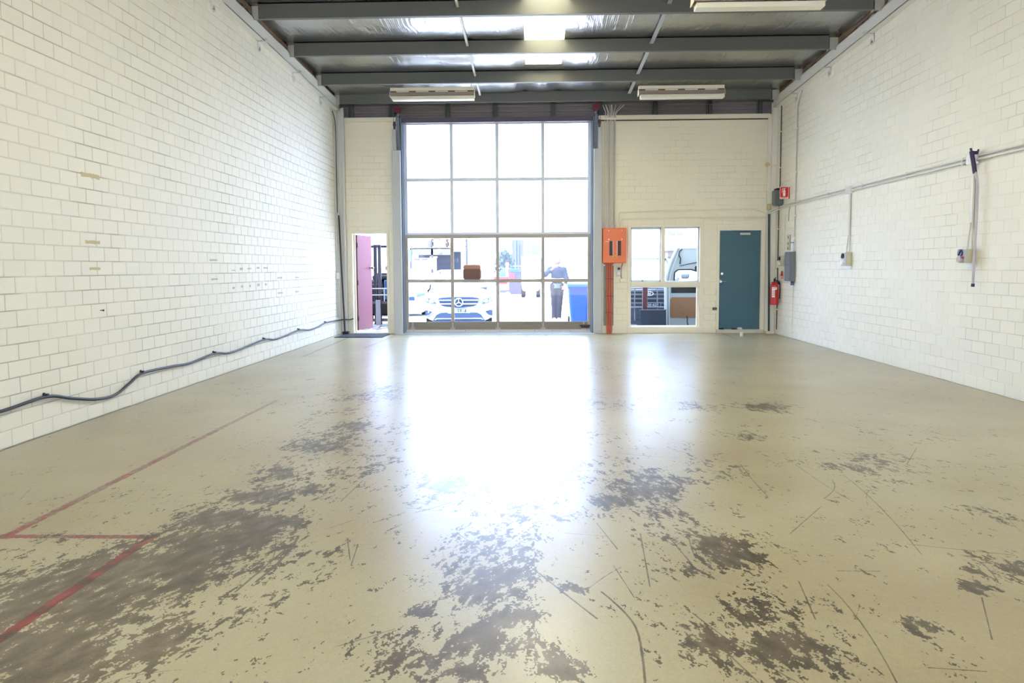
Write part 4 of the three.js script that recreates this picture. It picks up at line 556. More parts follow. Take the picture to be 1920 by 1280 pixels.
function wheel(parent, x, z, r, w = 0.2) {
  const t = mesh('wheel', T(new THREE.LatheGeometry([[r * 0.62, -w / 2], [r * 0.94, -w / 2], [r, -w * 0.35], [r, w * 0.35], [r * 0.94, w / 2], [r * 0.62, w / 2]].map(([a, b]) => new THREE.Vector2(a, b)), 28), 0, 0, 0, 0, 0, Math.PI / 2), tyre, parent); t.position.set(x, r, z);
  const g = [cyl(r * 0.63, w * 0.7, 0, 0, 0, 'x', 24), cyl(r * 0.14, w * 0.9, 0, 0, 0, 'x', 14)]; for (let i = 0; i < 5; i++) g.push(bx(w * 0.85, r * 1.15, r * 0.14, 0, 0, 0, 0, i * Math.PI * 0.4)); mesh('rim', g, rim, t);
}
function carBody(t, { L, W, H, hood, belt, paint, wr, cab, nose = 0.14 }) { // front faces +z, origin on the ground at the nose
  const w = W / 2, b = 0.17;
  mesh('body', loft([[0, w * 0.80, b - 0.08, hood - 0.09], [-0.06, w * 0.90, b - 0.09, hood - 0.03], [-0.16, w * 0.965, b - 0.08, hood], [-0.5, w * 0.99, b, hood + 0.06], [-cab[0], w, b, belt - 0.02, 0.9], [-cab[0] - 0.25, w, b, belt + 0.02, 0.92], [-L * 0.75, w, b, belt + 0.05, 0.92], [-L + 0.2, w * 0.97, b, belt + 0.04, 0.92], [-L, w * 0.86, b + 0.08, belt - 0.06, 0.92]], 5), paint, t);
  const roof = [[-cab[0], w * 0.86, belt - 0.12, belt + 0.02, 1], [-cab[1], w * 0.80, belt - 0.1, H - 0.03, 0.8], [-cab[1] - 0.5, w * 0.81, belt - 0.1, H, 0.82], [-cab[2] + 0.3, w * 0.80, belt - 0.1, H - 0.02, 0.82], [-cab[2], w * 0.78, belt - 0.1, H - 0.1, 0.82], [-L + 0.12, w * 0.80, belt - 0.1, belt + 0.06, 0.95]];
  const gh = mesh('windows', loft(roof, 6), carGlass, t); void gh;
  mesh('roof_panel', [loft([[-cab[1] + 0.02, w * 0.64, H - 0.075, H - 0.012], [-cab[1] - 0.3, w * 0.70, H - 0.075, H + 0.006], [-cab[1] - 0.6, w * 0.70, H - 0.075, H + 0.012], [-cab[2] + 0.2, w * 0.68, H - 0.09, H - 0.002], [-cab[2] - 0.05, w * 0.62, H - 0.16, H - 0.10]], 4), ...[-1, 1].flatMap((s) => [bar([s * w * 0.83, belt - 0.01, -cab[0] - 0.02], [s * w * 0.655, H - 0.05, -cab[1] + 0.02], 0.07, 0.06), bar([s * w * 0.845, belt, -cab[1] - 0.75], [s * w * 0.675, H - 0.05, -cab[1] - 0.75], 0.05, 0.09), bar([s * w * 0.82, belt + 0.02, -L + 0.2], [s * w * 0.64, H - 0.1, -cab[2]], 0.06, 0.12)])], paint, t);
  for (const s of [-1, 1]) { wheel(t, s * (w - 0.10), -0.85, wr); wheel(t, s * (w - 0.10), -L + 0.75, wr); mesh('mirror', [bx(0.19, 0.13, 0.10, s * (w + 0.06), belt + 0.06, -cab[0] - 0.32, 0.04)], paint, t); }
}
const surfZ = (x, w) => { const q = Math.abs(x) / w; return q < 0.8 ? 0 : q < 0.9 ? -(q - 0.8) * 0.6 : -0.06 - (q - 0.9) * 1.5; };
const onNose = (g, w, lift = 0.012) => { const p = g.attributes.position; for (let i = 0; i < p.count; i++) p.setZ(i, p.getZ(i) + surfZ(p.getX(i), w) + lift); g.computeVertexNormals(); return g; };
const plate = (txt, w = 0.372, h = 0.105, fg = '#27364a', bg = '#e6ebf0') => O([1, 1, 1], 0.5, 0, { map: print(384, 108, (k, W, Hh) => { k.fillStyle = fg; k.fillRect(0, 0, W, Hh); k.fillStyle = bg; k.fillRect(8, 8, W - 16, Hh - 16); k.fillStyle = fg; k.font = 'bold 84px sans-serif'; k.textAlign = 'center'; k.textBaseline = 'middle'; k.fillText(txt, W / 2, Hh / 2 + 4); }) });
{ // silver-white hatchback facing the glazed door
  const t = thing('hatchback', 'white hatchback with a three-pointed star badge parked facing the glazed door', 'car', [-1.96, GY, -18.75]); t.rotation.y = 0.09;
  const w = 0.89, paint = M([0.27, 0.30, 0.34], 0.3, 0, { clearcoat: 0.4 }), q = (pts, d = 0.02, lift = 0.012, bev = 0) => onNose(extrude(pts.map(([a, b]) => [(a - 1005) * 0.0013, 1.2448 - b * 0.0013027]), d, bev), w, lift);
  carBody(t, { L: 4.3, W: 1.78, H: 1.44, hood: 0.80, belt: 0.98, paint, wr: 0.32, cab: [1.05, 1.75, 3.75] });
  const g = mesh('grille', q([[600, 410], [700, 388], [1005, 380], [1310, 388], [1410, 410], [1412, 440], [1370, 540], [1290, 572], [1005, 600], [720, 572], [640, 540], [598, 440]]), trimDark, t);
  for (const y of [448, 520]) for (const s of [-1, 1]) mesh('grille_bar', q([[1005 + s * 85, y - 9], [1005 + s * 395, y - 10], [1005 + s * 390, y + 10], [1005 + s * 85, y + 11]], 0.02, 0.03), chromeTrim, g);
  const badge = [T(new THREE.TorusGeometry(0.103, 0.011, 8, 40), 0, 1.2448 - 490 * 0.0013027, 0.055)]; for (let i = 0; i < 3; i++) { const a = Math.PI / 2 + i * 2.0944; badge.push(T(new THREE.CylinderGeometry(0.004, 0.014, 0.1, 4), Math.cos(a) * 0.05, 1.2448 - 490 * 0.0013027 + Math.sin(a) * 0.05, 0.055, 0, 0, a - Math.PI / 2)); }
  mesh('star_badge', badge, O([0.8, 0.82, 0.85], 0.25, 0.5), g);
  for (const s of [-1, 1]) {
    const m = (pts) => q(pts.map(([a, b]) => [1005 + s * (a - 1005), b]), 0.03, 0.006);
    const h = mesh('headlight', m([[1450, 520], [1500, 430], [1600, 400], [1680, 380], [1690, 470], [1600, 500], [1480, 530]]), lensMat, t); mesh('lamp', [m([[1500, 480], [1530, 440], [1590, 430], [1580, 490]]).translate(0, 0, 0.006), m([[1610, 470], [1620, 420], [1665, 405], [1660, 462]]).translate(0, 0, 0.006)], O([0.75, 0.8, 0.9], 0.2), h);
    mesh('fog_recess', m([[1540, 675], [1640, 655], [1690, 660], [1692, 760], [1640, 765], [1580, 735]]), trimDark, t);
    mesh('bumper_blade', m([[1480, 690], [1540, 685], [1600, 745], [1690, 775], [1690, 815], [1600, 805], [1530, 760]]).translate(0, 0, 0.015), paint, t);
  }
  const lo = mesh('lower_intake', q([[450, 885], [490, 850], [560, 740], [640, 700], [770, 695], [800, 715], [1210, 715], [1240, 695], [1370, 700], [1450, 740], [1520, 850], [1560, 885]]), trimDark, t); mesh('chrome_strip', q([[520, 838], [550, 808], [1460, 808], [1490, 838], [1470, 838], [1445, 822], [565, 822], [540, 838]], 0.02, 0.03), chromeTrim, lo);
  const np = mesh('number_plate', bx(0.40, 0.112, 0.012, 0.01, 0.385, 0.03, 0.002), O([0.15, 0.2, 0.27], 0.5), t); mesh('characters', sheet(0.39, 0.104, 0.01, 0.385, 0.0372), plate('BK·1 87', 0, 0, '#9fb0c4', '#1c2a3c'), np);
}
{ // second white car behind
  const t = thing('white_car', 'white car parked behind the badge hatchback, seen through the left panes', 'car', [-4.15, GY, -22.2]); t.rotation.y = 0.2;
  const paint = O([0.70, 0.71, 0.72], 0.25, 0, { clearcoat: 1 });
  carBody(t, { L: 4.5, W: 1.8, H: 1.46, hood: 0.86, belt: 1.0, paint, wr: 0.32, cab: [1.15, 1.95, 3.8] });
  mesh('bumper_grille', onNose(extrude(rect(-0.45, 0.5, 0.45, 0.62), 0.02), 0.9), trimDark, t); for (const s of [-1, 1]) mesh('headlight', onNose(extrude(s > 0 ? [[0.5, 0.58], [0.78, 0.66], [0.78, 0.74], [0.52, 0.70]] : [[-0.5, 0.58], [-0.52, 0.70], [-0.78, 0.74], [-0.78, 0.66]], 0.02), 0.9), lensMat, t);
  const np = mesh('number_plate', bx(0.40, 0.11, 0.012, 0.1, 0.33, 0.02, 0.002), P.white, t); mesh('characters', sheet(0.39, 0.1, 0.1, 0.33, 0.0272), plate('BF·12 BL'), np);
}
{ // dark four-wheel drive behind the window, badge in an oval
  const t = thing('four_wheel_drive', 'dark blue four-wheel drive with an oval badge and bull bar behind the window', 'car', [2.60, GY, -16.35]); t.rotation.y = -0.05;
  const paint = M([0.05, 0.065, 0.095], 0.4, 0, { specularIntensity: 0.4 });
  carBody(t, { L: 4.6, W: 1.88, H: 1.74, hood: 1.06, belt: 1.22, paint, wr: 0.36, cab: [0.95, 1.65, 4.0] });
  const g = mesh('grille', onNose(extrude([[-0.52, 0.66], [0.52, 0.66], [0.58, 0.98], [-0.58, 0.98]], 0.02), 0.94), M([0.028, 0.036, 0.055], 0.5, 0, { specularIntensity: 0.2 }), t);
  for (const y of [0.965, 0.885, 0.79, 0.69]) mesh('grille_bar', onNose(extrude(rect(-0.55, y - 0.018, 0.55, y + 0.018), 0.02), 0.94, 0.03), M([0.13, 0.14, 0.16], 0.4, 0.3), g);
  const oval = T(new THREE.TorusGeometry(0.075, 0.010, 8, 32).scale(1.15, 0.62, 1), 0.0, 0.90, 0.06), hh = [bar([-0.028, 0.865, 0.06], [-0.012, 0.935, 0.06], 0.018, 0.012), bar([0.012, 0.865, 0.06], [0.028, 0.935, 0.06], 0.018, 0.012), bar([-0.022, 0.892, 0.06], [0.022, 0.908, 0.06], 0.014, 0.012)]; mesh('oval_badge', [oval, ...hh], O([0.75, 0.76, 0.78], 0.25, 0.4), g);
  for (const s of [-1, 1]) { const h = mesh('headlight', onNose(extrude((s > 0 ? [[0.56, 0.76], [0.84, 0.84], [0.86, 1.0], [0.60, 0.98]] : [[-0.56, 0.76], [-0.60, 0.98], [-0.86, 1.0], [-0.84, 0.84]]), 0.03), 0.94, 0.01), lensMat, t); mesh('lamp', T(new THREE.SphereGeometry(0.06, 14, 10), s * 0.68, 0.90, 0.0), P.white, h); }
  mesh('bumper', onNose(extrude([[-0.85, 0.30], [0.85, 0.30], [0.88, 0.60], [-0.88, 0.60]], 0.05, 0.01), 0.94, 0.02), M([0.05, 0.055, 0.075], 0.5, 0, { specularIntensity: 0.2 }), t);
  mesh('bull_bar', [tube([[-0.62, 0.42, 0.14], [-0.62, 0.58, 0.16], [-0.60, 0.98, 0.13], [-0.5, 1.02, 0.12], [0, 1.03, 0.12], [0.5, 1.02, 0.12], [0.60, 0.98, 0.13], [0.62, 0.58, 0.16], [0.62, 0.42, 0.14]], 0.018, 80, 8, 0.2), rod([-0.62, 0.6, 0.16], [0.62, 0.6, 0.16], 0.018), tube([[-0.75, 0.78, 0.06], [-0.62, 0.60, 0.15], [-0.2, 0.60, 0.17]], 0.014, 30), tube([[0.75, 0.78, 0.06], [0.62, 0.60, 0.15], [0.2, 0.60, 0.17]], 0.014, 30), rod([0.17, 0.3, 0.17], [0.17, 1.02, 0.13], 0.013), rod([-0.33, 0.3, 0.17], [-0.33, 1.02, 0.13], 0.013)], M([0.13, 0.14, 0.165], 0.4, 0.3), t);
  const np = mesh('number_plate', bx(0.38, 0.11, 0.012, 0.07, 0.655, 0.11, 0.002), P.black, t); mesh('characters', sheet(0.37, 0.1, 0.07, 0.655, 0.1172), plate('DK·42E', 0, 0, '#aab4c0', '#161d28'), np);
}
{ // red bollard and dark board before it
  const t = thing('bollard', 'dull red square bollard in front of the four-wheel drive outside the window', 'bollard', [2.415, GY, -15.75]); mesh('post', bb(-0.05, 0.05, 0, 1.08, -0.05, 0.05, 0.01), M([0.085, 0.028, 0.036], 0.5, 0, { specularIntensity: 0.2 }), t); for (const s of [-1, 1]) mesh('edge_strip', bb(s * 0.048, s * 0.056, 0.1, 1.06, 0.03, 0.054, 0.001), M([0.2, 0.14, 0.14], 0.5), t);
  const b = thing('dark_board', 'dark blue-grey sheet standing against the bollard outside the window', 'board', [2.565, GY, -15.5]); mesh('sheet', bx(0.55, 0.58, 0.03, 0, 0.29, 0, 0.006, -0.12), M([0.022, 0.030, 0.052], 0.7, 0, { specularIntensity: 0.15 }), b); mesh('top_edge', bx(0.57, 0.018, 0.04, 0, 0.578, -0.035, 0.003), O([0.3, 0.31, 0.34], 0.5), b);
  const k = thing('concrete_block', 'pale concrete block on the ground at the left edge of the window', 'block', [2.10, GY, -15.55]); mesh('body', bx(0.26, 0.26, 0.3, 0, 0.13, 0, 0.015), O([0.20, 0.20, 0.22], 0.8), k);
}
{ // white van with its rear door standing open towards the window
  const t = thing('delivery_van', 'grey-white van with an open rear door lined in brown hardboard, right of the window view', 'van', [3.19, GY, -15.74]);
  const pv = M([0.36, 0.39, 0.41], 0.4), inner = M([0.25, 0.275, 0.275], 0.6, 0, { specularIntensity: 0.3 }), seal = O([0.02, 0.03, 0.035], 0.6);
  // open door leaf: x from -0.42 to 0.62, curved hinge-side edge
  const edge = [[-0.355, 0.10], [-0.36, 0.92], [-0.365, 1.16], [-0.345, 1.32], [-0.29, 1.52], [-0.23, 1.68], [-0.17, 1.81], [-0.13, 1.91]];
  const win = [[-0.16, 1.165], [0.60, 1.165], [0.60, 1.38], [0.36, 1.39], [0.20, 1.44], [-0.08, 1.435], [-0.15, 1.38]];
  mesh('rear_door', extrude([...edge.slice().reverse().map(([a, b]) => [a, b]), [0.70, 0.10], [0.70, 1.91]].sort(() => 0) && [...edge, [0.72, 1.91], [0.72, 0.10]].reverse(), 0.07, 0.008, [win]), inner, t);
  mesh('door_rim', [tube(edge.map(([a, b]) => [a + 0.02, b, 0.075]), 0.025, 40, 8), tube(edge.map(([a, b]) => [a + 0.10, b - 0.02, 0.075]), 0.010, 40, 8)], pv, t);
  mesh('window_seal', [tube([...win, win[0]].map(([a, b]) => [a, b, 0.07]), 0.014, 90, 8, 0.05)], seal, t); mesh('window_glass', extrude(win, 0.006).translate(0, 0, 0.03), P.glass, t);
  const hb = mesh('hardboard_panel', extrude([[-0.22, 0.40], [0.70, 0.40], [0.70, 0.845], [-0.20, 0.845], [-0.24, 0.80], [-0.24, 0.44]], 0.012, 0.003).translate(0, 0, 0.072), M([0.17, 0.085, 0.042], 0.7, 0, { specularIntensity: 0.2 }), t); mesh('stain', extrude([[0.02, 0.47], [0.06, 0.46], [0.08, 0.50], [0.04, 0.52]], 0.002).translate(0, 0, 0.0845), M([0.09, 0.05, 0.025], 0.7), hb);
  mesh('recess_panel', bb(-0.22, 0.70, 0.935, 1.08, 0.072, 0.08, 0.003), O([0.03, 0.032, 0.036], 0.6), t);
  mesh('pull_strap', tube([[0.12, 0.45, 0.09], [0.13, 0.38, 0.10], [0.13, 0.30, 0.10], [0.15, 0.24, 0.095]], 0.014, 20), P.rubber, t);
  mesh('door_strut', [tube([[0.0, 1.87, 0.08], [-0.05, 1.83, 0.09], [-0.06, 1.74, 0.09], [-0.03, 1.68, 0.09], [-0.04, 1.56, 0.085]], 0.013, 30), rod([-0.05, 1.52, 0.08], [0.66, 1.66, 0.08], 0.007)], O([0.06, 0.06, 0.07], 0.5), t);
  mesh('wiper_motor', [bx(0.34, 0.12, 0.05, 0.45, 1.455, 0.09, 0.02), T(new THREE.TorusGeometry(0.05, 0.008, 8, 18), 0.42, 1.53, 0.09)], O([0.06, 0.058, 0.055], 0.6), t);
  mesh('top_trim', bb(-0.12, 0.72, 1.89, 1.915, 0.0, 0.08, 0.003), P.grey, t);
  // the rest of the van, mostly behind the wall
  mesh('body', loft([[-0.35, 0.86, 0.30, 1.93], [-0.5, 0.9, 0.28, 1.98], [-3.2, 0.9, 0.28, 1.98], [-4.2, 0.88, 0.28, 1.7], [-4.8, 0.8, 0.32, 1.05]], 8).translate(1.65, 0, 0), pv, t);
  for (const [x, z] of [[0.85, -1.1], [2.45, -1.1], [0.85, -3.9], [2.45, -3.9]]) wheel(t, x, z, 0.32);
}
{ // traffic cone seen through the van door glass
  const t = thing('traffic_cone', 'faded pink-red traffic cone seen through the open van door window', 'cone', [4.55, GY + 0.9, -21.5]); mesh('cone', new THREE.LatheGeometry([[0, 0], [0.16, 0], [0.16, 0.03], [0.12, 0.04], [0.03, 0.5], [0, 0.5]].map(([a, b]) => new THREE.Vector2(a, b)), 24), O([0.35, 0.12, 0.10], 0.5), t); mesh('stripe', new THREE.CylinderGeometry(0.06, 0.082, 0.12, 24).translate(0, 0.28, 0), P.white, t);
  const b = thing('storage_crate', 'low grey crate behind the van that the faded cone stands on', 'crate', [4.55, GY, -21.5]); mesh('body', bx(1.2, 0.86, 0.9, 0, 0.45, 0, 0.02), O([0.4, 0.41, 0.42], 0.7), b); mesh('lid', bx(1.24, 0.05, 0.94, 0, 0.875, 0, 0.01), O([0.45, 0.45, 0.46], 0.7), b);
}
{ // blue wheelie bin
  const t = thing('wheelie_bin', 'bright blue wheelie bin standing outside the right edge of the glazed door', 'wheelie bin', [1.19, GY, -19.1]), blue = M([0.003, 0.030, 0.17], 0.5, 0, { specularIntensity: 0.1 });
  const st = [[0.06, 0.21], [0.5, 0.25], [0.96, 0.285], [1.0, 0.30]]; const g = [];
  const p = [], idx = []; st.forEach(([y, w]) => { for (const [x, z] of ring(w, -w * 1.2, w * 1.2, 9, 36)) p.push(x, y, z); }); for (let s = 0; s < 3; s++) for (let i = 0; i < 36; i++) { const j = (i + 1) % 36, a = s * 36 + i, b = s * 36 + j; idx.push(a, a + 36, b, b, a + 36, b + 36); } const geo = new THREE.BufferGeometry(); geo.setAttribute('position', new THREE.Float32BufferAttribute(p, 3)); geo.setIndex(idx); geo.computeVertexNormals(); g.push(geo);
  mesh('bin_body', [clean(geo), bb(-0.2, 0.2, 0.05, 0.08, -0.24, 0.24, 0), bb(-0.30, 0.30, 0.95, 1.0, 0.335, 0.36, 0.005), bb(-0.15, -0.11, 0.3, 0.93, 0.27, 0.35, 0.005)].slice(0, 3), blue, t);
  mesh('lid', [extrude([[-0.38, 1.0], [0.38, 1.0], [0.34, 1.06], [-0.1, 1.09], [-0.36, 1.06]], 0.62, 0.01).rotateY(Math.PI / 2).translate(-0.31, 0, 0)], M([0.004, 0.036, 0.2], 0.5, 0, { specularIntensity: 0.1 }), t);
  mesh('handle', [rod([-0.25, 0.98, -0.42], [0.25, 0.98, -0.42], 0.016), bb(-0.27, -0.23, 0.9, 1.0, -0.43, -0.3, 0.005), bb(0.23, 0.27, 0.9, 1.0, -0.43, -0.3, 0.005)], blue, t);
  for (const s of [-1, 1]) mesh('wheel', cyl(0.1, 0.05, s * 0.25, 0.1, -0.25, 'x', 20), tyre, t);
}
{ // forklift seen through the left doorway
  const t = thing('forklift', 'dark forklift with a tall mast facing the left doorway', 'forklift', [-3.86, GY, -17.3]); t.rotation.y = 0.1;
  const dk = O([0.02, 0.02, 0.025], 0.6), st = O([0.045, 0.04, 0.05], 0.5), blue = O([0.035, 0.085, 0.19], 0.45);
  for (const s of [-1, 1]) mesh('mast_rail', [bb(0.03 + s * 0.012, 0.03 + s * 0.075, 0.1, 2.07, -0.62, -0.50, 0.004), bb(0.03 + s * 0.075, 0.03 + s * 0.088, 0.1, 2.04, -0.64, -0.48, 0.002)], st, t);
  mesh('lift_cylinder', [cyl(0.035, 1.2, -0.15, 0.7, -0.58, 'y', 14), cyl(0.028, 1.1, -0.22, 0.66, -0.6, 'y', 12)], st, t); mesh('mast_head', [bb(-0.06, 0.12, 2.05, 2.08, -0.64, -0.48, 0.004), bx(0.26, 0.008, 0.03, 0.03, 2.08, -0.5, 0)], st, t);
  mesh('carriage', [bb(-0.5, 0.5, 0.62, 0.68, -0.46, -0.40, 0.004), bb(-0.5, 0.5, 0.18, 0.26, -0.46, -0.40, 0.004)], st, t);
  mesh('load_guard', [rod([-0.5, 1.0, -0.43], [0.5, 1.0, -0.43], 0.014), rod([-0.5, 0.84, -0.43], [0.5, 0.84, -0.43], 0.014), ...[-0.5, -0.2, 0.2, 0.5].map((x) => rod([x, 0.64, -0.43], [x, 1.01, -0.43], 0.012))], O([0.25, 0.27, 0.30], 0.4), t);
  for (const x of [-0.25, 0.05]) mesh('fork', [bb(x - 0.06, x + 0.06, 0.08, 0.72, -0.40, -0.355, 0.004), extrude([[0, 0.045], [0.95, 0.06], [0.95, 0.07], [0, 0.1]], 0.12).rotateY(-Math.PI / 2).translate(x + 0.06, 0, -0.40)], O([0.13, 0.13, 0.15], 0.4), t);
  mesh('body', [bb(-0.5, 0.5, 0.3, 0.95, -2.4, -0.85, 0.05), bb(-0.48, 0.48, 0.9, 1.2, -2.4, -1.7, 0.08)], dk, t); mesh('side_panel', [bb(0.16, 0.46, 0.70, 1.20, -0.95, -0.80, 0.02)], blue, t); mesh('dash', [bb(-0.40, 0.1, 0.9, 1.1, -1.0, -0.85, 0.03), bb(-0.42, -0.30, 0.9, 1.32, -0.95, -0.85, 0.02), bb(-0.24, -0.16, 0.9, 1.22, -0.95, -0.85, 0.02)], dk, t);
  mesh('overhead_guard', [...[-1, 1].flatMap((s) => [rod([s * 0.46, 1.1, -0.9], [s * 0.42, 2.05, -1.15], 0.028), rod([s * 0.46, 1.15, -2.3], [s * 0.42, 2.08, -2.0], 0.028)]), ...[-1.15, -1.45, -1.75, -2.0].map((z) => rod([-0.42, 2.07, z], [0.42, 2.07, z], 0.02))], dk, t);
  mesh('seat', [bb(-0.22, 0.22, 1.2, 1.32, -1.9, -1.45, 0.04), bb(-0.22, 0.22, 1.26, 1.38, -1.95, -1.83, 0.04)], dk, t);
  const hl = mesh('headlight', [cyl(0.075, 0.07, 0.27, 1.50, -0.78, 'z', 18), rod([0.27, 1.43, -0.8], [0.38, 1.2, -0.9], 0.014), rod([0.2, 1.63, -0.82], [0.36, 1.5, -0.9], 0.010)], dk, t); mesh('lens', cyl(0.062, 0.01, 0.27, 1.50, -0.742, 'z', 18), O([0.35, 0.4, 0.42], 0.2), hl);
  for (const s of [-1, 1]) { wheel(t, s * 0.42, -0.75, 0.3, 0.22); wheel(t, s * 0.4, -2.1, 0.24, 0.2); }
  const pl = thing('plank', 'pale plank lying under the forklift tines outside the left doorway', 'plank', [-3.86, GY, -16.6]); mesh('board', bx(0.6, 0.04, 0.16, 0, 0.022, 0, 0.005, 0, 0.35), O([0.3, 0.29, 0.27], 0.8), pl);
}
// ---------------------------------------------------------------- person beside the bin
function blob(name, parts, mat, cell, parent, blend = 0.03) { // smooth union of tapered capsules, meshed
  const lo = V(1e9, 1e9, 1e9), hi = V(-1e9, -1e9, -1e9); for (const [a, b, r1, r2] of parts) { for (const [p, r] of [[a, r1], [b, r2]]) { lo.min(V(p[0] - r, p[1] - r, p[2] - r)); hi.max(V(p[0] + r, p[1] + r, p[2] + r)); } }
  lo.addScalar(-0.05); hi.addScalar(0.05); const size = hi.clone().sub(lo), half = Math.max(size.x, size.y, size.z) / 2, c = lo.clone().add(hi).multiplyScalar(0.5), res = Math.min(150, Math.ceil(2 * half / cell));
  const mc = new MarchingCubes(res, mat, false, false, 200000), f = mc.field; f.fill(-1);
  const k = 32 * blend / blend, inv = 1 / blend; void k;
  for (let z = 0; z < res; z++) { const Z = c.z + half * ((z - res / 2) / (res / 2)); if (Z < lo.z || Z > hi.z) continue; for (let y = 0; y < res; y++) { const Y = c.y + half * ((y - res / 2) / (res / 2)); if (Y < lo.y || Y > hi.y) continue; for (let x = 0; x < res; x++) {
    const X = c.x + half * ((x - res / 2) / (res / 2)); if (X < lo.x || X > hi.x) continue; let d = 1e9;
    for (const [a, b, r1, r2, sx = 1] of parts) { const bx0 = b[0] - a[0], by = b[1] - a[1], bz = b[2] - a[2], L = bx0 * bx0 + by * by + bz * bz || 1e-9, t = clamp(((X - a[0]) * bx0 + (Y - a[1]) * by + (Z - a[2]) * bz) / L, 0, 1); const dx = (X - a[0] - bx0 * t) / sx, dy = Y - a[1] - by * t, dz = Z - a[2] - bz * t, e = Math.sqrt(dx * dx + dy * dy + dz * dz) - (r1 + (r2 - r1) * t); const h = Math.max(blend - Math.abs(d - e), 0) * inv; d = Math.min(d, e) - h * h * blend * 0.25; }
    f[(z * res + y) * res + x] = -d; } } }
  mc.isolation = 0; mc.update();
  const n = mc.count ?? mc.geometry.drawRange.count, g = new THREE.BufferGeometry(); g.setAttribute('position', new THREE.BufferAttribute(mc.positionArray.slice(0, n * 3).map((v, i) => v * half + c.getComponent(i % 3)), 3)); g.setAttribute('normal', new THREE.BufferAttribute(mc.normalArray.slice(0, n * 3), 3));
  return mesh(name, g, mat, parent);
}
{
  const skin = O([0.42, 0.24, 0.17], 0.55), shirt = O([0.035, 0.04, 0.065], 0.8), pants = O([0.045, 0.042, 0.065], 0.85), t = thing('person', 'person in dark work shirt and trousers standing by the blue bin, one elbow raised', 'person', [0.66, GY, -20.4]);
  const SH = [-0.20, 1.44, 0], SL = [0.20, 1.44, 0], ELr = [-0.34, 1.30, 0.10], HDr = [-0.10, 1.48, 0.22], ELl = [0.27, 1.17, 0.03], HDl = [0.20, 0.98, 0.16];
  const fingers = (w, dir, side, up) => { const d = V(...dir).normalize(), s = V(...side).normalize(), u = V(...up).normalize(), o = [], P0 = V(...w), at = (a, b, c2) => P0.clone().addScaledVector(d, a).addScaledVector(s, b).addScaledVector(u, c2).toArray(); o.push([at(0, 0, 0), at(0.07, 0, 0), 0.026, 0.032, 1]); [[-0.03, 0.065], [-0.01, 0.078], [0.012, 0.072], [0.032, 0.055]].forEach(([b, l]) => { o.push([at(0.085, b, 0), at(0.085 + l * 0.55, b, -0.006), 0.009, 0.0085], [at(0.085 + l * 0.55, b, -0.006), at(0.085 + l, b, -0.03), 0.0085, 0.007]); }); o.push([at(0.025, -0.03, 0), at(0.06, -0.062, -0.012), 0.011, 0.009], [at(0.06, -0.062, -0.012), at(0.085, -0.062, -0.03), 0.009, 0.008]); return o; };
  const body = blob('body', [
    [[0, 1.42, 0], [0, 1.55, 0.01], 0.062, 0.056], [[0, 1.70, 0.015], [0, 1.66, 0.03], 0.098, 0.088], [[0, 1.60, 0.045], [0, 1.585, 0.06], 0.06, 0.045], [[0, 1.655, 0.118], [0, 1.63, 0.13], 0.012, 0.016], [[-0.088, 1.655, 0.01], [-0.092, 1.63, 0.01], 0.016, 0.012], [[0.088, 1.655, 0.01], [0.092, 1.63, 0.01], 0.016, 0.012],
    [SH, ELr, 0.05, 0.042], [ELr, HDr, 0.04, 0.028], [SL, ELl, 0.05, 0.042], [ELl, HDl, 0.04, 0.028], [[0, 1.38, 0], [0, 1.0, 0], 0.12, 0.11], [[-0.08, 0.92, 0], [-0.08, 0.1, 0], 0.06, 0.045], [[0.075, 0.92, 0], [0.042, 0.1, 0], 0.06, 0.045],
  ], skin, 0.012, t, 0.03);
  for (const [w, d, s, u] of [[HDr, [0.75, 0.5, 0.3], [0.5, -0.75, 0], [0, 0, 1]], [HDl, [-0.3, -0.6, 0.6], [1, -0.2, 0.3], [0, -0.5, -1]]]) { const h = blob('hand', fingers(w, d, s, u), skin, 0.0035, t, 0.008); void h; }
  for (const s of [-1, 1]) { mesh('eye', T(new THREE.SphereGeometry(0.012, 12, 8), s * 0.033, 1.668, 0.106), P.white, body); mesh('pupil', T(new THREE.SphereGeometry(0.006, 10, 6), s * 0.033, 1.667, 0.1155), P.black, body); }
  mesh('mouth', bx(0.042, 0.007, 0.006, 0, 1.595, 0.104, 0.002), O([0.3, 0.12, 0.1], 0.6), body);
  mesh('hair', [T(new THREE.SphereGeometry(0.108, 22, 14, 0, Math.PI * 2, 0, Math.PI * 0.42).scale(0.95, 1, 1.05), 0, 1.70, 0.0, -0.25)], O([0.35, 0.32, 0.28], 0.8), t);
  blob('shirt', [[[-0.15, 1.43, 0], [0.15, 1.43, 0], 0.085, 0.085], [[0, 1.40, 0], [0, 1.22, 0.01], 0.13, 0.125, 1.25], [[0, 1.22, 0.01], [0, 1.06, 0], 0.125, 0.12, 1.2], [SH, ELr, 0.078, 0.066], [ELr, [-0.2, 1.40, 0.17], 0.064, 0.05], [SL, ELl, 0.078, 0.062], [ELl, [0.23, 1.07, 0.10], 0.06, 0.05]], shirt, 0.014, t, 0.05);
  mesh('reflective_stripe', new THREE.CylinderGeometry(0.137, 0.137, 0.035, 28, 1, true).scale(1.24, 1, 1).translate(0, 1.19, 0.008), O([0.5, 0.52, 0.55], 0.4, 0, { side: THREE.DoubleSide }), t);
  mesh('shirt_tail', T(new THREE.CylinderGeometry(0.145, 0.155, 0.13, 28, 1, true).scale(1.2, 1, 1), 0, 0.985, 0), O([0.13, 0.17, 0.18], 0.8, 0, { side: THREE.DoubleSide }), t);
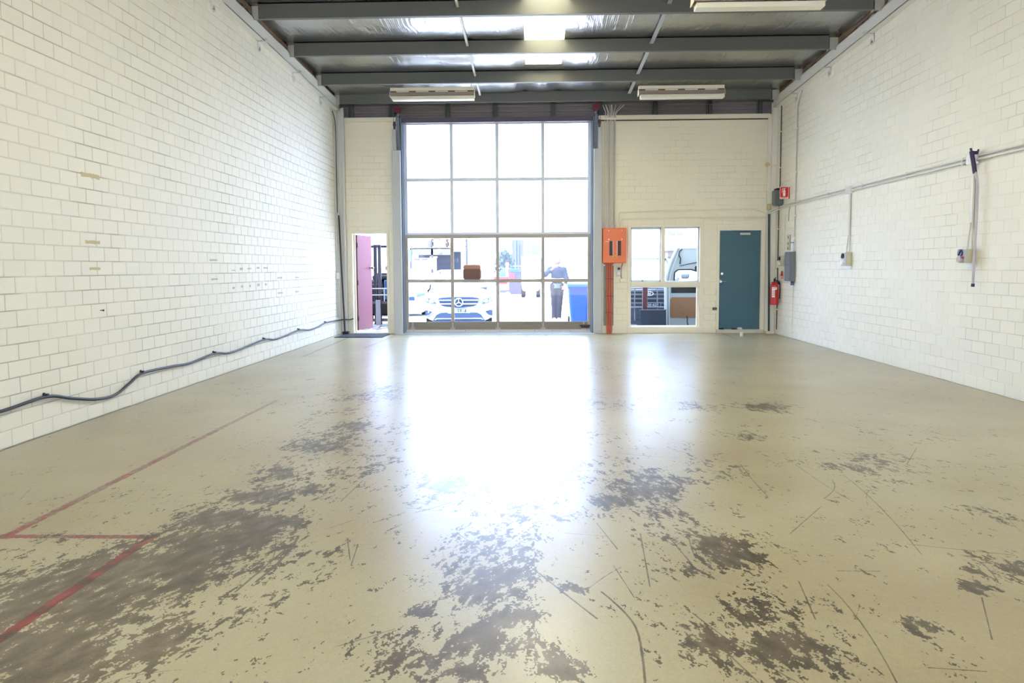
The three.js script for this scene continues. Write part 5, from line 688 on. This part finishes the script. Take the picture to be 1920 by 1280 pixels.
  blob('trousers', [[[-0.07, 0.97, 0], [0.07, 0.97, 0], 0.135, 0.135], [[-0.085, 0.90, 0], [-0.075, 0.50, 0.01], 0.115, 0.088], [[-0.075, 0.50, 0.01], [-0.08, 0.10, 0], 0.088, 0.078], [[0.085, 0.90, 0], [0.06, 0.50, 0.01], 0.115, 0.088], [[0.06, 0.50, 0.01], [0.04, 0.10, 0], 0.088, 0.078]], pants, 0.014, t, 0.04);
  for (const x of [-0.08, 0.045]) mesh('shoe', [T(new THREE.SphereGeometry(0.05, 16, 10).scale(0.95, 0.8, 2.5), x, 0.045, 0.05), bx(0.09, 0.02, 0.25, x, 0.012, 0.05, 0.006)], O([0.7, 0.7, 0.72], 0.6), t);
}
// ---------------------------------------------------------------- the far side of the yard
const far = { lav: O([0.25, 0.24, 0.29], 0.8), dark: O([0.11, 0.115, 0.15], 0.8), grey: O([0.15, 0.155, 0.18], 0.8), pale: O([0.5, 0.5, 0.5], 0.7), white: O([0.8, 0.8, 0.8], 0.6), orange: M([0.40, 0.16, 0.05], 0.6), brown: M([0.22, 0.13, 0.10], 0.7), blue: O([0.05, 0.12, 0.32], 0.6), red: O([0.42, 0.05, 0.05], 0.6), green: O([0.06, 0.09, 0.07], 0.9), sky: O([0.2, 0.3, 0.42], 0.6) };
{ // awning shed
  const t = thing('awning_shed', 'open-fronted shed with a grey fascia awning, far beyond the white cars', 'shed', [-8.55, GY, -60]);
  mesh('fascia', bb(-1.75, 1.9, 2.6, 3.18, -0.1, 0.1, 0), far.lav, t); mesh('roof', bb(-1.75, 1.9, 3.1, 3.2, -6, 0.1, 0), far.pale, t); mesh('back_wall', bb(-2.0, 1.9, 0, 3.0, -6, -5.8, 0), far.dark, t); mesh('inner_shelf', bb(-1.8, 1.9, 2.0, 2.35, -3.2, -2.8, 0), far.dark, t);
  for (const x of [-1.7, 0.1, 1.8]) mesh('post', bb(x - 0.08, x + 0.08, 0, 3.1, -0.1, 0.1, 0), far.grey, t);
  mesh('round_sign', [cyl(0.17, 0.05, 0.72, 2.92, 0.13, 'z', 24)], far.white, t); mesh('light_tray', bb(-0.15, 0.45, 2.36, 2.5, -0.6, -0.3, 0.02), O([0.5, 0.45, 0.15], 0.6), t);
  const s = thing('side_screen', 'blue-grey screen panel at the left end of the far awning shed', 'screen', [-10.1, GY, -58]); mesh('panel', bb(-0.3, 0.28, 2.05, 3.0, -0.04, 0.04, 0), far.sky, s); mesh('post', bb(0.22, 0.3, 0, 3.3, -0.05, 0.05, 0), far.grey, s);
}
{ // pallet racking with orange beams on top
  const t = thing('pallet_rack', 'pallet racking with orange beams showing above the far awning', 'rack', [-8.0, GY, -68]);
  for (const x of [-1.55, -0.1, 1.7]) mesh('upright', bb(x - 0.06, x + 0.06, 0, 4.25, -0.5, 0.5, 0), far.grey, t);
  for (const y of [3.46, 3.98]) mesh('beam', bb(-1.55, 1.7, y, y + 0.11, 0.4, 0.5, 0), far.orange, t); mesh('end_frame', bb(-1.95, -1.5, 3.2, 4.1, -0.4, 0.4, 0), far.lav, t);
  const names = ['first', 'second', 'third', 'fourth', 'fifth', 'sixth', 'seventh', 'last']; for (let i = 0; i < 8; i++) { const lv = i >> 2, x = [-1.12, -0.48, 0.32, 1.05][i % 4]; const o = mesh('stored_pack', bx(0.55, 0.3, 0.7, x - 8.0, GY + [3.73, 4.24][lv], -68, 0.02), [far.pale, far.brown, far.orange, far.pale][(i + lv) % 4]); tag(o, `pack of goods on the ${lv ? 'upper' : 'lower'} orange rack beam, ${names[i % 4]} from the left`, 'pack', 'packs on the far orange racking'); }
}
function boxTruck(name, label, pos, w, h, text) {
  const t = thing(name, label, 'van', pos); mesh('cargo_box', bx(w, h - 0.5, 2.4, 0, 0.5 + (h - 0.5) / 2, -1.8, 0.05), far.white, t); mesh('cab', loft([[0, w * 0.42, 0.35, 1.1], [-0.3, w * 0.46, 0.32, 1.3], [-0.75, w * 0.47, 0.32, h * 0.93], [-1.0, w * 0.47, 0.32, h * 0.95]], 7), far.white, t);
  mesh('windscreen', bx(w * 0.78, h * 0.28, 0.03, 0, h * 0.67, -0.48, 0.01, -0.75), far.grey, t); for (const s of [-1, 1]) { mesh('side_window', bx(0.04, h * 0.2, 0.3, s * w * 0.465, h * 0.7, -0.85, 0.01), far.grey, t); wheel(t, s * w * 0.4, -0.6, 0.32); wheel(t, s * w * 0.4, -2.5, 0.32); mesh('mirror', bx(0.12, 0.22, 0.08, s * (w * 0.5 + 0.08), h * 0.66, -0.55, 0.02), far.dark, t); }
  if (text) mesh('lettering', text.map(([x0, x1, y]) => bb(x0, x1, y, y + 0.09, -0.58, -0.56, 0)), far.grey, t);
  return t;
}
boxTruck('panel_van', 'small white panel van in front of the far awning shed', [-6.05, GY, -38.2], 1.0, 2.05, [[-0.38, -0.08, 1.93], [0.04, 0.36, 1.93]]);
boxTruck('panel_van', 'large white truck with grey cab windows, behind the person and red machine', [-0.15, GY, -36], 0.95, 2.1, null);
for (const [x, l] of [[-5.12, 'rounded grey bollard farther left, behind the white cars'], [-4.93, 'rounded grey bollard with a thin pole, behind the white cars']]) { const t = thing('bollard', l, 'bollard', [x, GY, -30]); mesh('post', new THREE.LatheGeometry([[0, 0], [0.085, 0], [0.085, 1.38], [0.07, 1.45], [0.03, 1.49], [0, 1.5]].map(([a, b]) => new THREE.Vector2(a, b)), 20), O([0.13, 0.18, 0.19], 0.7), t); if (x > -5) mesh('pole', rod([0, 1.4, 0], [0, 1.95, 0], 0.012), far.grey, t); }
{ // plant yard in the third column of panes
  const tw = thing('silo_tower', 'tall grey plant tower beyond the yard, left of the white truck', 'tower', [-1.95, GY, -70]); mesh('tower', [bb(-0.15, 0.95, 0, 4.2, -1, 0, 0)], far.grey, tw); mesh('hopper', bb(-1.25, -0.1, 3.3, 4.1, -0.9, 0, 0.04), far.lav, tw); mesh('lower_deck', bb(-1.5, 0.95, 1.6, 2.85, -0.8, -0.1, 0.02), far.grey, tw); mesh('pipe', [rod([0.2, 0.5, 0.1], [0.2, 4.3, 0.1], 0.05), rod([0.45, 0.5, 0.1], [0.45, 4.0, 0.1], 0.04)], far.sky, tw); mesh('tank', T(new THREE.SphereGeometry(0.42, 18, 12), -1.0, 2.9, 0.2), far.grey, tw); mesh('rail', [rod([-1.5, 1.65, 0.1], [0.95, 1.65, 0.1], 0.03)], far.white, tw);
  const s2 = thing('silo_tower', 'slim grey silo right of the tall plant tower', 'tower', [-0.62, GY, -70]); mesh('shaft', cyl(0.22, 4.0, 0, 2.0, 0, 'y', 20), far.lav, s2); mesh('cap', cyl(0.22, 0.2, 0, 4.1, 0, 'y', 20, 0.05), far.grey, s2);
  const sh = thing('blue_shed', 'pale blue corrugated shed behind the white truck', 'shed', [0.05, GY, -66]); mesh('wall', bb(-0.35, 0.68, 0, 3.55, -2, 0, 0), far.sky, sh); mesh('ribs', [-0.3, -0.15, 0, 0.15, 0.3, 0.45, 0.6].map((x) => bb(x - 0.02, x + 0.02, 0, 3.5, 0, 0.03, 0)), far.lav, sh); mesh('side_panel', bb(0.42, 0.66, 2.4, 3.9, 0.02, 0.08, 0), O([0.25, 0.42, 0.6], 0.6), sh);
  // bush
  const b = thing('bush', 'grey-green bush in front of the tall plant tower', 'bush', [-2.05, GY, -52]); const lv = []; for (let i = 0; i < 260; i++) { const a = rr(0, 6.28), h = rr(0, 1), r = 0.75 * Math.sqrt(rnd()) * Math.sin(Math.PI * (0.2 + 0.75 * h)); const g = new THREE.PlaneGeometry(0.14, 0.22, 1, 2), p = g.attributes.position; for (let j = 0; j < p.count; j++) p.setZ(j, 0.04 * Math.cos(p.getY(j) * 12)); lv.push(T(g, Math.cos(a) * r * 1.1, 0.7 + h * 2.0, Math.sin(a) * r, rr(-1, 1), rr(0, 6), rr(-1, 1))); } const fol = mesh('foliage', lv, O([0.08, 0.115, 0.085], 0.9, 0, { side: THREE.DoubleSide }), b); fol.userData.kind = 'stuff'; mesh('stem', [rod([0, 0, 0], [0.1, 1.6, 0], 0.05), rod([0.05, 0.8, 0], [-0.4, 1.9, 0.1], 0.03), rod([0.05, 0.8, 0], [0.45, 1.8, -0.1], 0.03)], far.brown, b);
  const c1 = thing('skip_bin', 'blue-topped dark skip bin beyond the yard, right of the red machine', 'skip bin', [-0.95, GY, -42]); mesh('tub', extrude([[-0.42, 0], [0.42, 0], [0.5, 1.2], [-0.5, 1.2]], 1.2, 0.02), O([0.09, 0.08, 0.13], 0.6), c1); mesh('cover', bx(1.05, 0.22, 1.25, 0, 1.34, 0.6, 0.04), far.blue, c1); mesh('red_end', bb(-0.5, -0.1, 0.85, 1.2, 1.19, 1.24, 0.01), far.red, c1);
  const c2 = thing('tarpaulin', 'blue tarpaulin over a stack, left behind the red machine', 'tarpaulin', [-1.6, GY, -44]); mesh('cover', T(new THREE.SphereGeometry(0.55, 20, 12, 0, 6.3, 0, 1.6).scale(1, 1.0, 0.8), 0, 0.95, 0), far.blue, c2); mesh('stack', bx(0.95, 0.95, 0.8, 0, 0.48, 0, 0.03), far.dark, c2);
  const r = thing('red_machine', 'red and white lifting machine standing in the yard', 'machine', [-1.32, GY, -36]); mesh('mast', [bb(-0.07, 0.07, 0.4, 1.65, -0.06, 0.06, 0.02), T(new THREE.SphereGeometry(0.09, 14, 10), 0, 1.68, 0)], O([0.6, 0.22, 0.24], 0.5), r); mesh('chassis', [bx(0.75, 0.22, 0.6, -0.30, 0.95, 0, 0.04), bx(0.5, 0.1, 0.4, -0.25, 0.75, 0, 0.03)], far.red, r); mesh('arm', rod([0, 1.55, 0], [0.18, 1.0, 0.1], 0.04), far.red, r); for (const x of [-0.55, 0.02]) mesh('wheel', cyl(0.15, 0.12, x, 0.15, 0.2, 'z', 20), far.white, r); mesh('frame', [bx(0.5, 0.3, 0.12, -0.26, 0.55, 0.1, 0.02)], far.white, r);
  const tr = thing('lattice_mast', 'thin lattice mast far behind the person', 'mast', [1.32, GY, -64]); mesh('legs', [rod([-0.2, 0, 0], [0.05, 3.9, 0], 0.025), rod([0.25, 0, 0], [0.12, 3.9, 0], 0.025)], far.grey, tr); mesh('braces', Array.from({ length: 9 }, (_, i) => rod([i % 2 ? -0.15 + i * 0.02 : 0.23 - i * 0.01, 0.4 + i * 0.38, 0], [i % 2 ? 0.22 - i * 0.01 : -0.12 + i * 0.02, 0.75 + i * 0.38, 0], 0.02)), far.grey, tr); mesh('cabinet', bx(0.42, 0.95, 0.4, 0.1, 1.75, 0.2, 0.03), far.lav, tr);
}
{ // pale building seen through the window, with two vents and a lean-to
  const t = thing('pale_building', 'long white building across the yard behind the window, with two grey vents', 'building', [9.6, GY, -48]);
  mesh('wall', bb(-3.6, 5, 0, 5.2, -4, 0, 0), far.white, t); mesh('roof', bb(-3.8, 5.2, 5.2, 5.35, -4.2, 0.2, 0), far.pale, t);
  for (const x of [-0.52, 0.02]) { const v = mesh('vent', bb(x - 0.24, x + 0.24, 3.55, 3.88, 0.0, 0.02, 0), far.grey, t); for (let i = 0; i < 8; i++) mesh('slat', bx(0.46, 0.015, 0.05, x, 3.58 + i * 0.039, 0.035, 0, 0.6), O([0.42, 0.41, 0.40], 0.7), v); }
  mesh('pipe', [rod([-0.8, 3.45, 0.06], [1.5, 3.45, 0.06], 0.02), bx(0.3, 0.12, 0.12, 1.35, 3.42, 0.08, 0.02)], far.grey, t); mesh('awning', [bx(0.7, 0.16, 0.4, -3.0, 1.9, 0.25, 0.02)], O([0.15, 0.45, 0.36], 0.6), t);
  const a = thing('brick_store', 'low brown brick store between the white building and the van door', 'shed', [8.55, GY, -44]); mesh('wall', bb(-0.45, 0.3, 0, 2.45, -1, 0, 0), O([0.28, 0.22, 0.20], 0.8), a); mesh('roof', bb(-0.5, 0.35, 2.45, 2.52, -1.1, 0.1, 0), far.grey, a); mesh('dark_band', bb(-0.45, 0.3, 2.02, 2.12, 0, 0.04, 0), far.dark, a);
}
renderer.render(scene, camera);
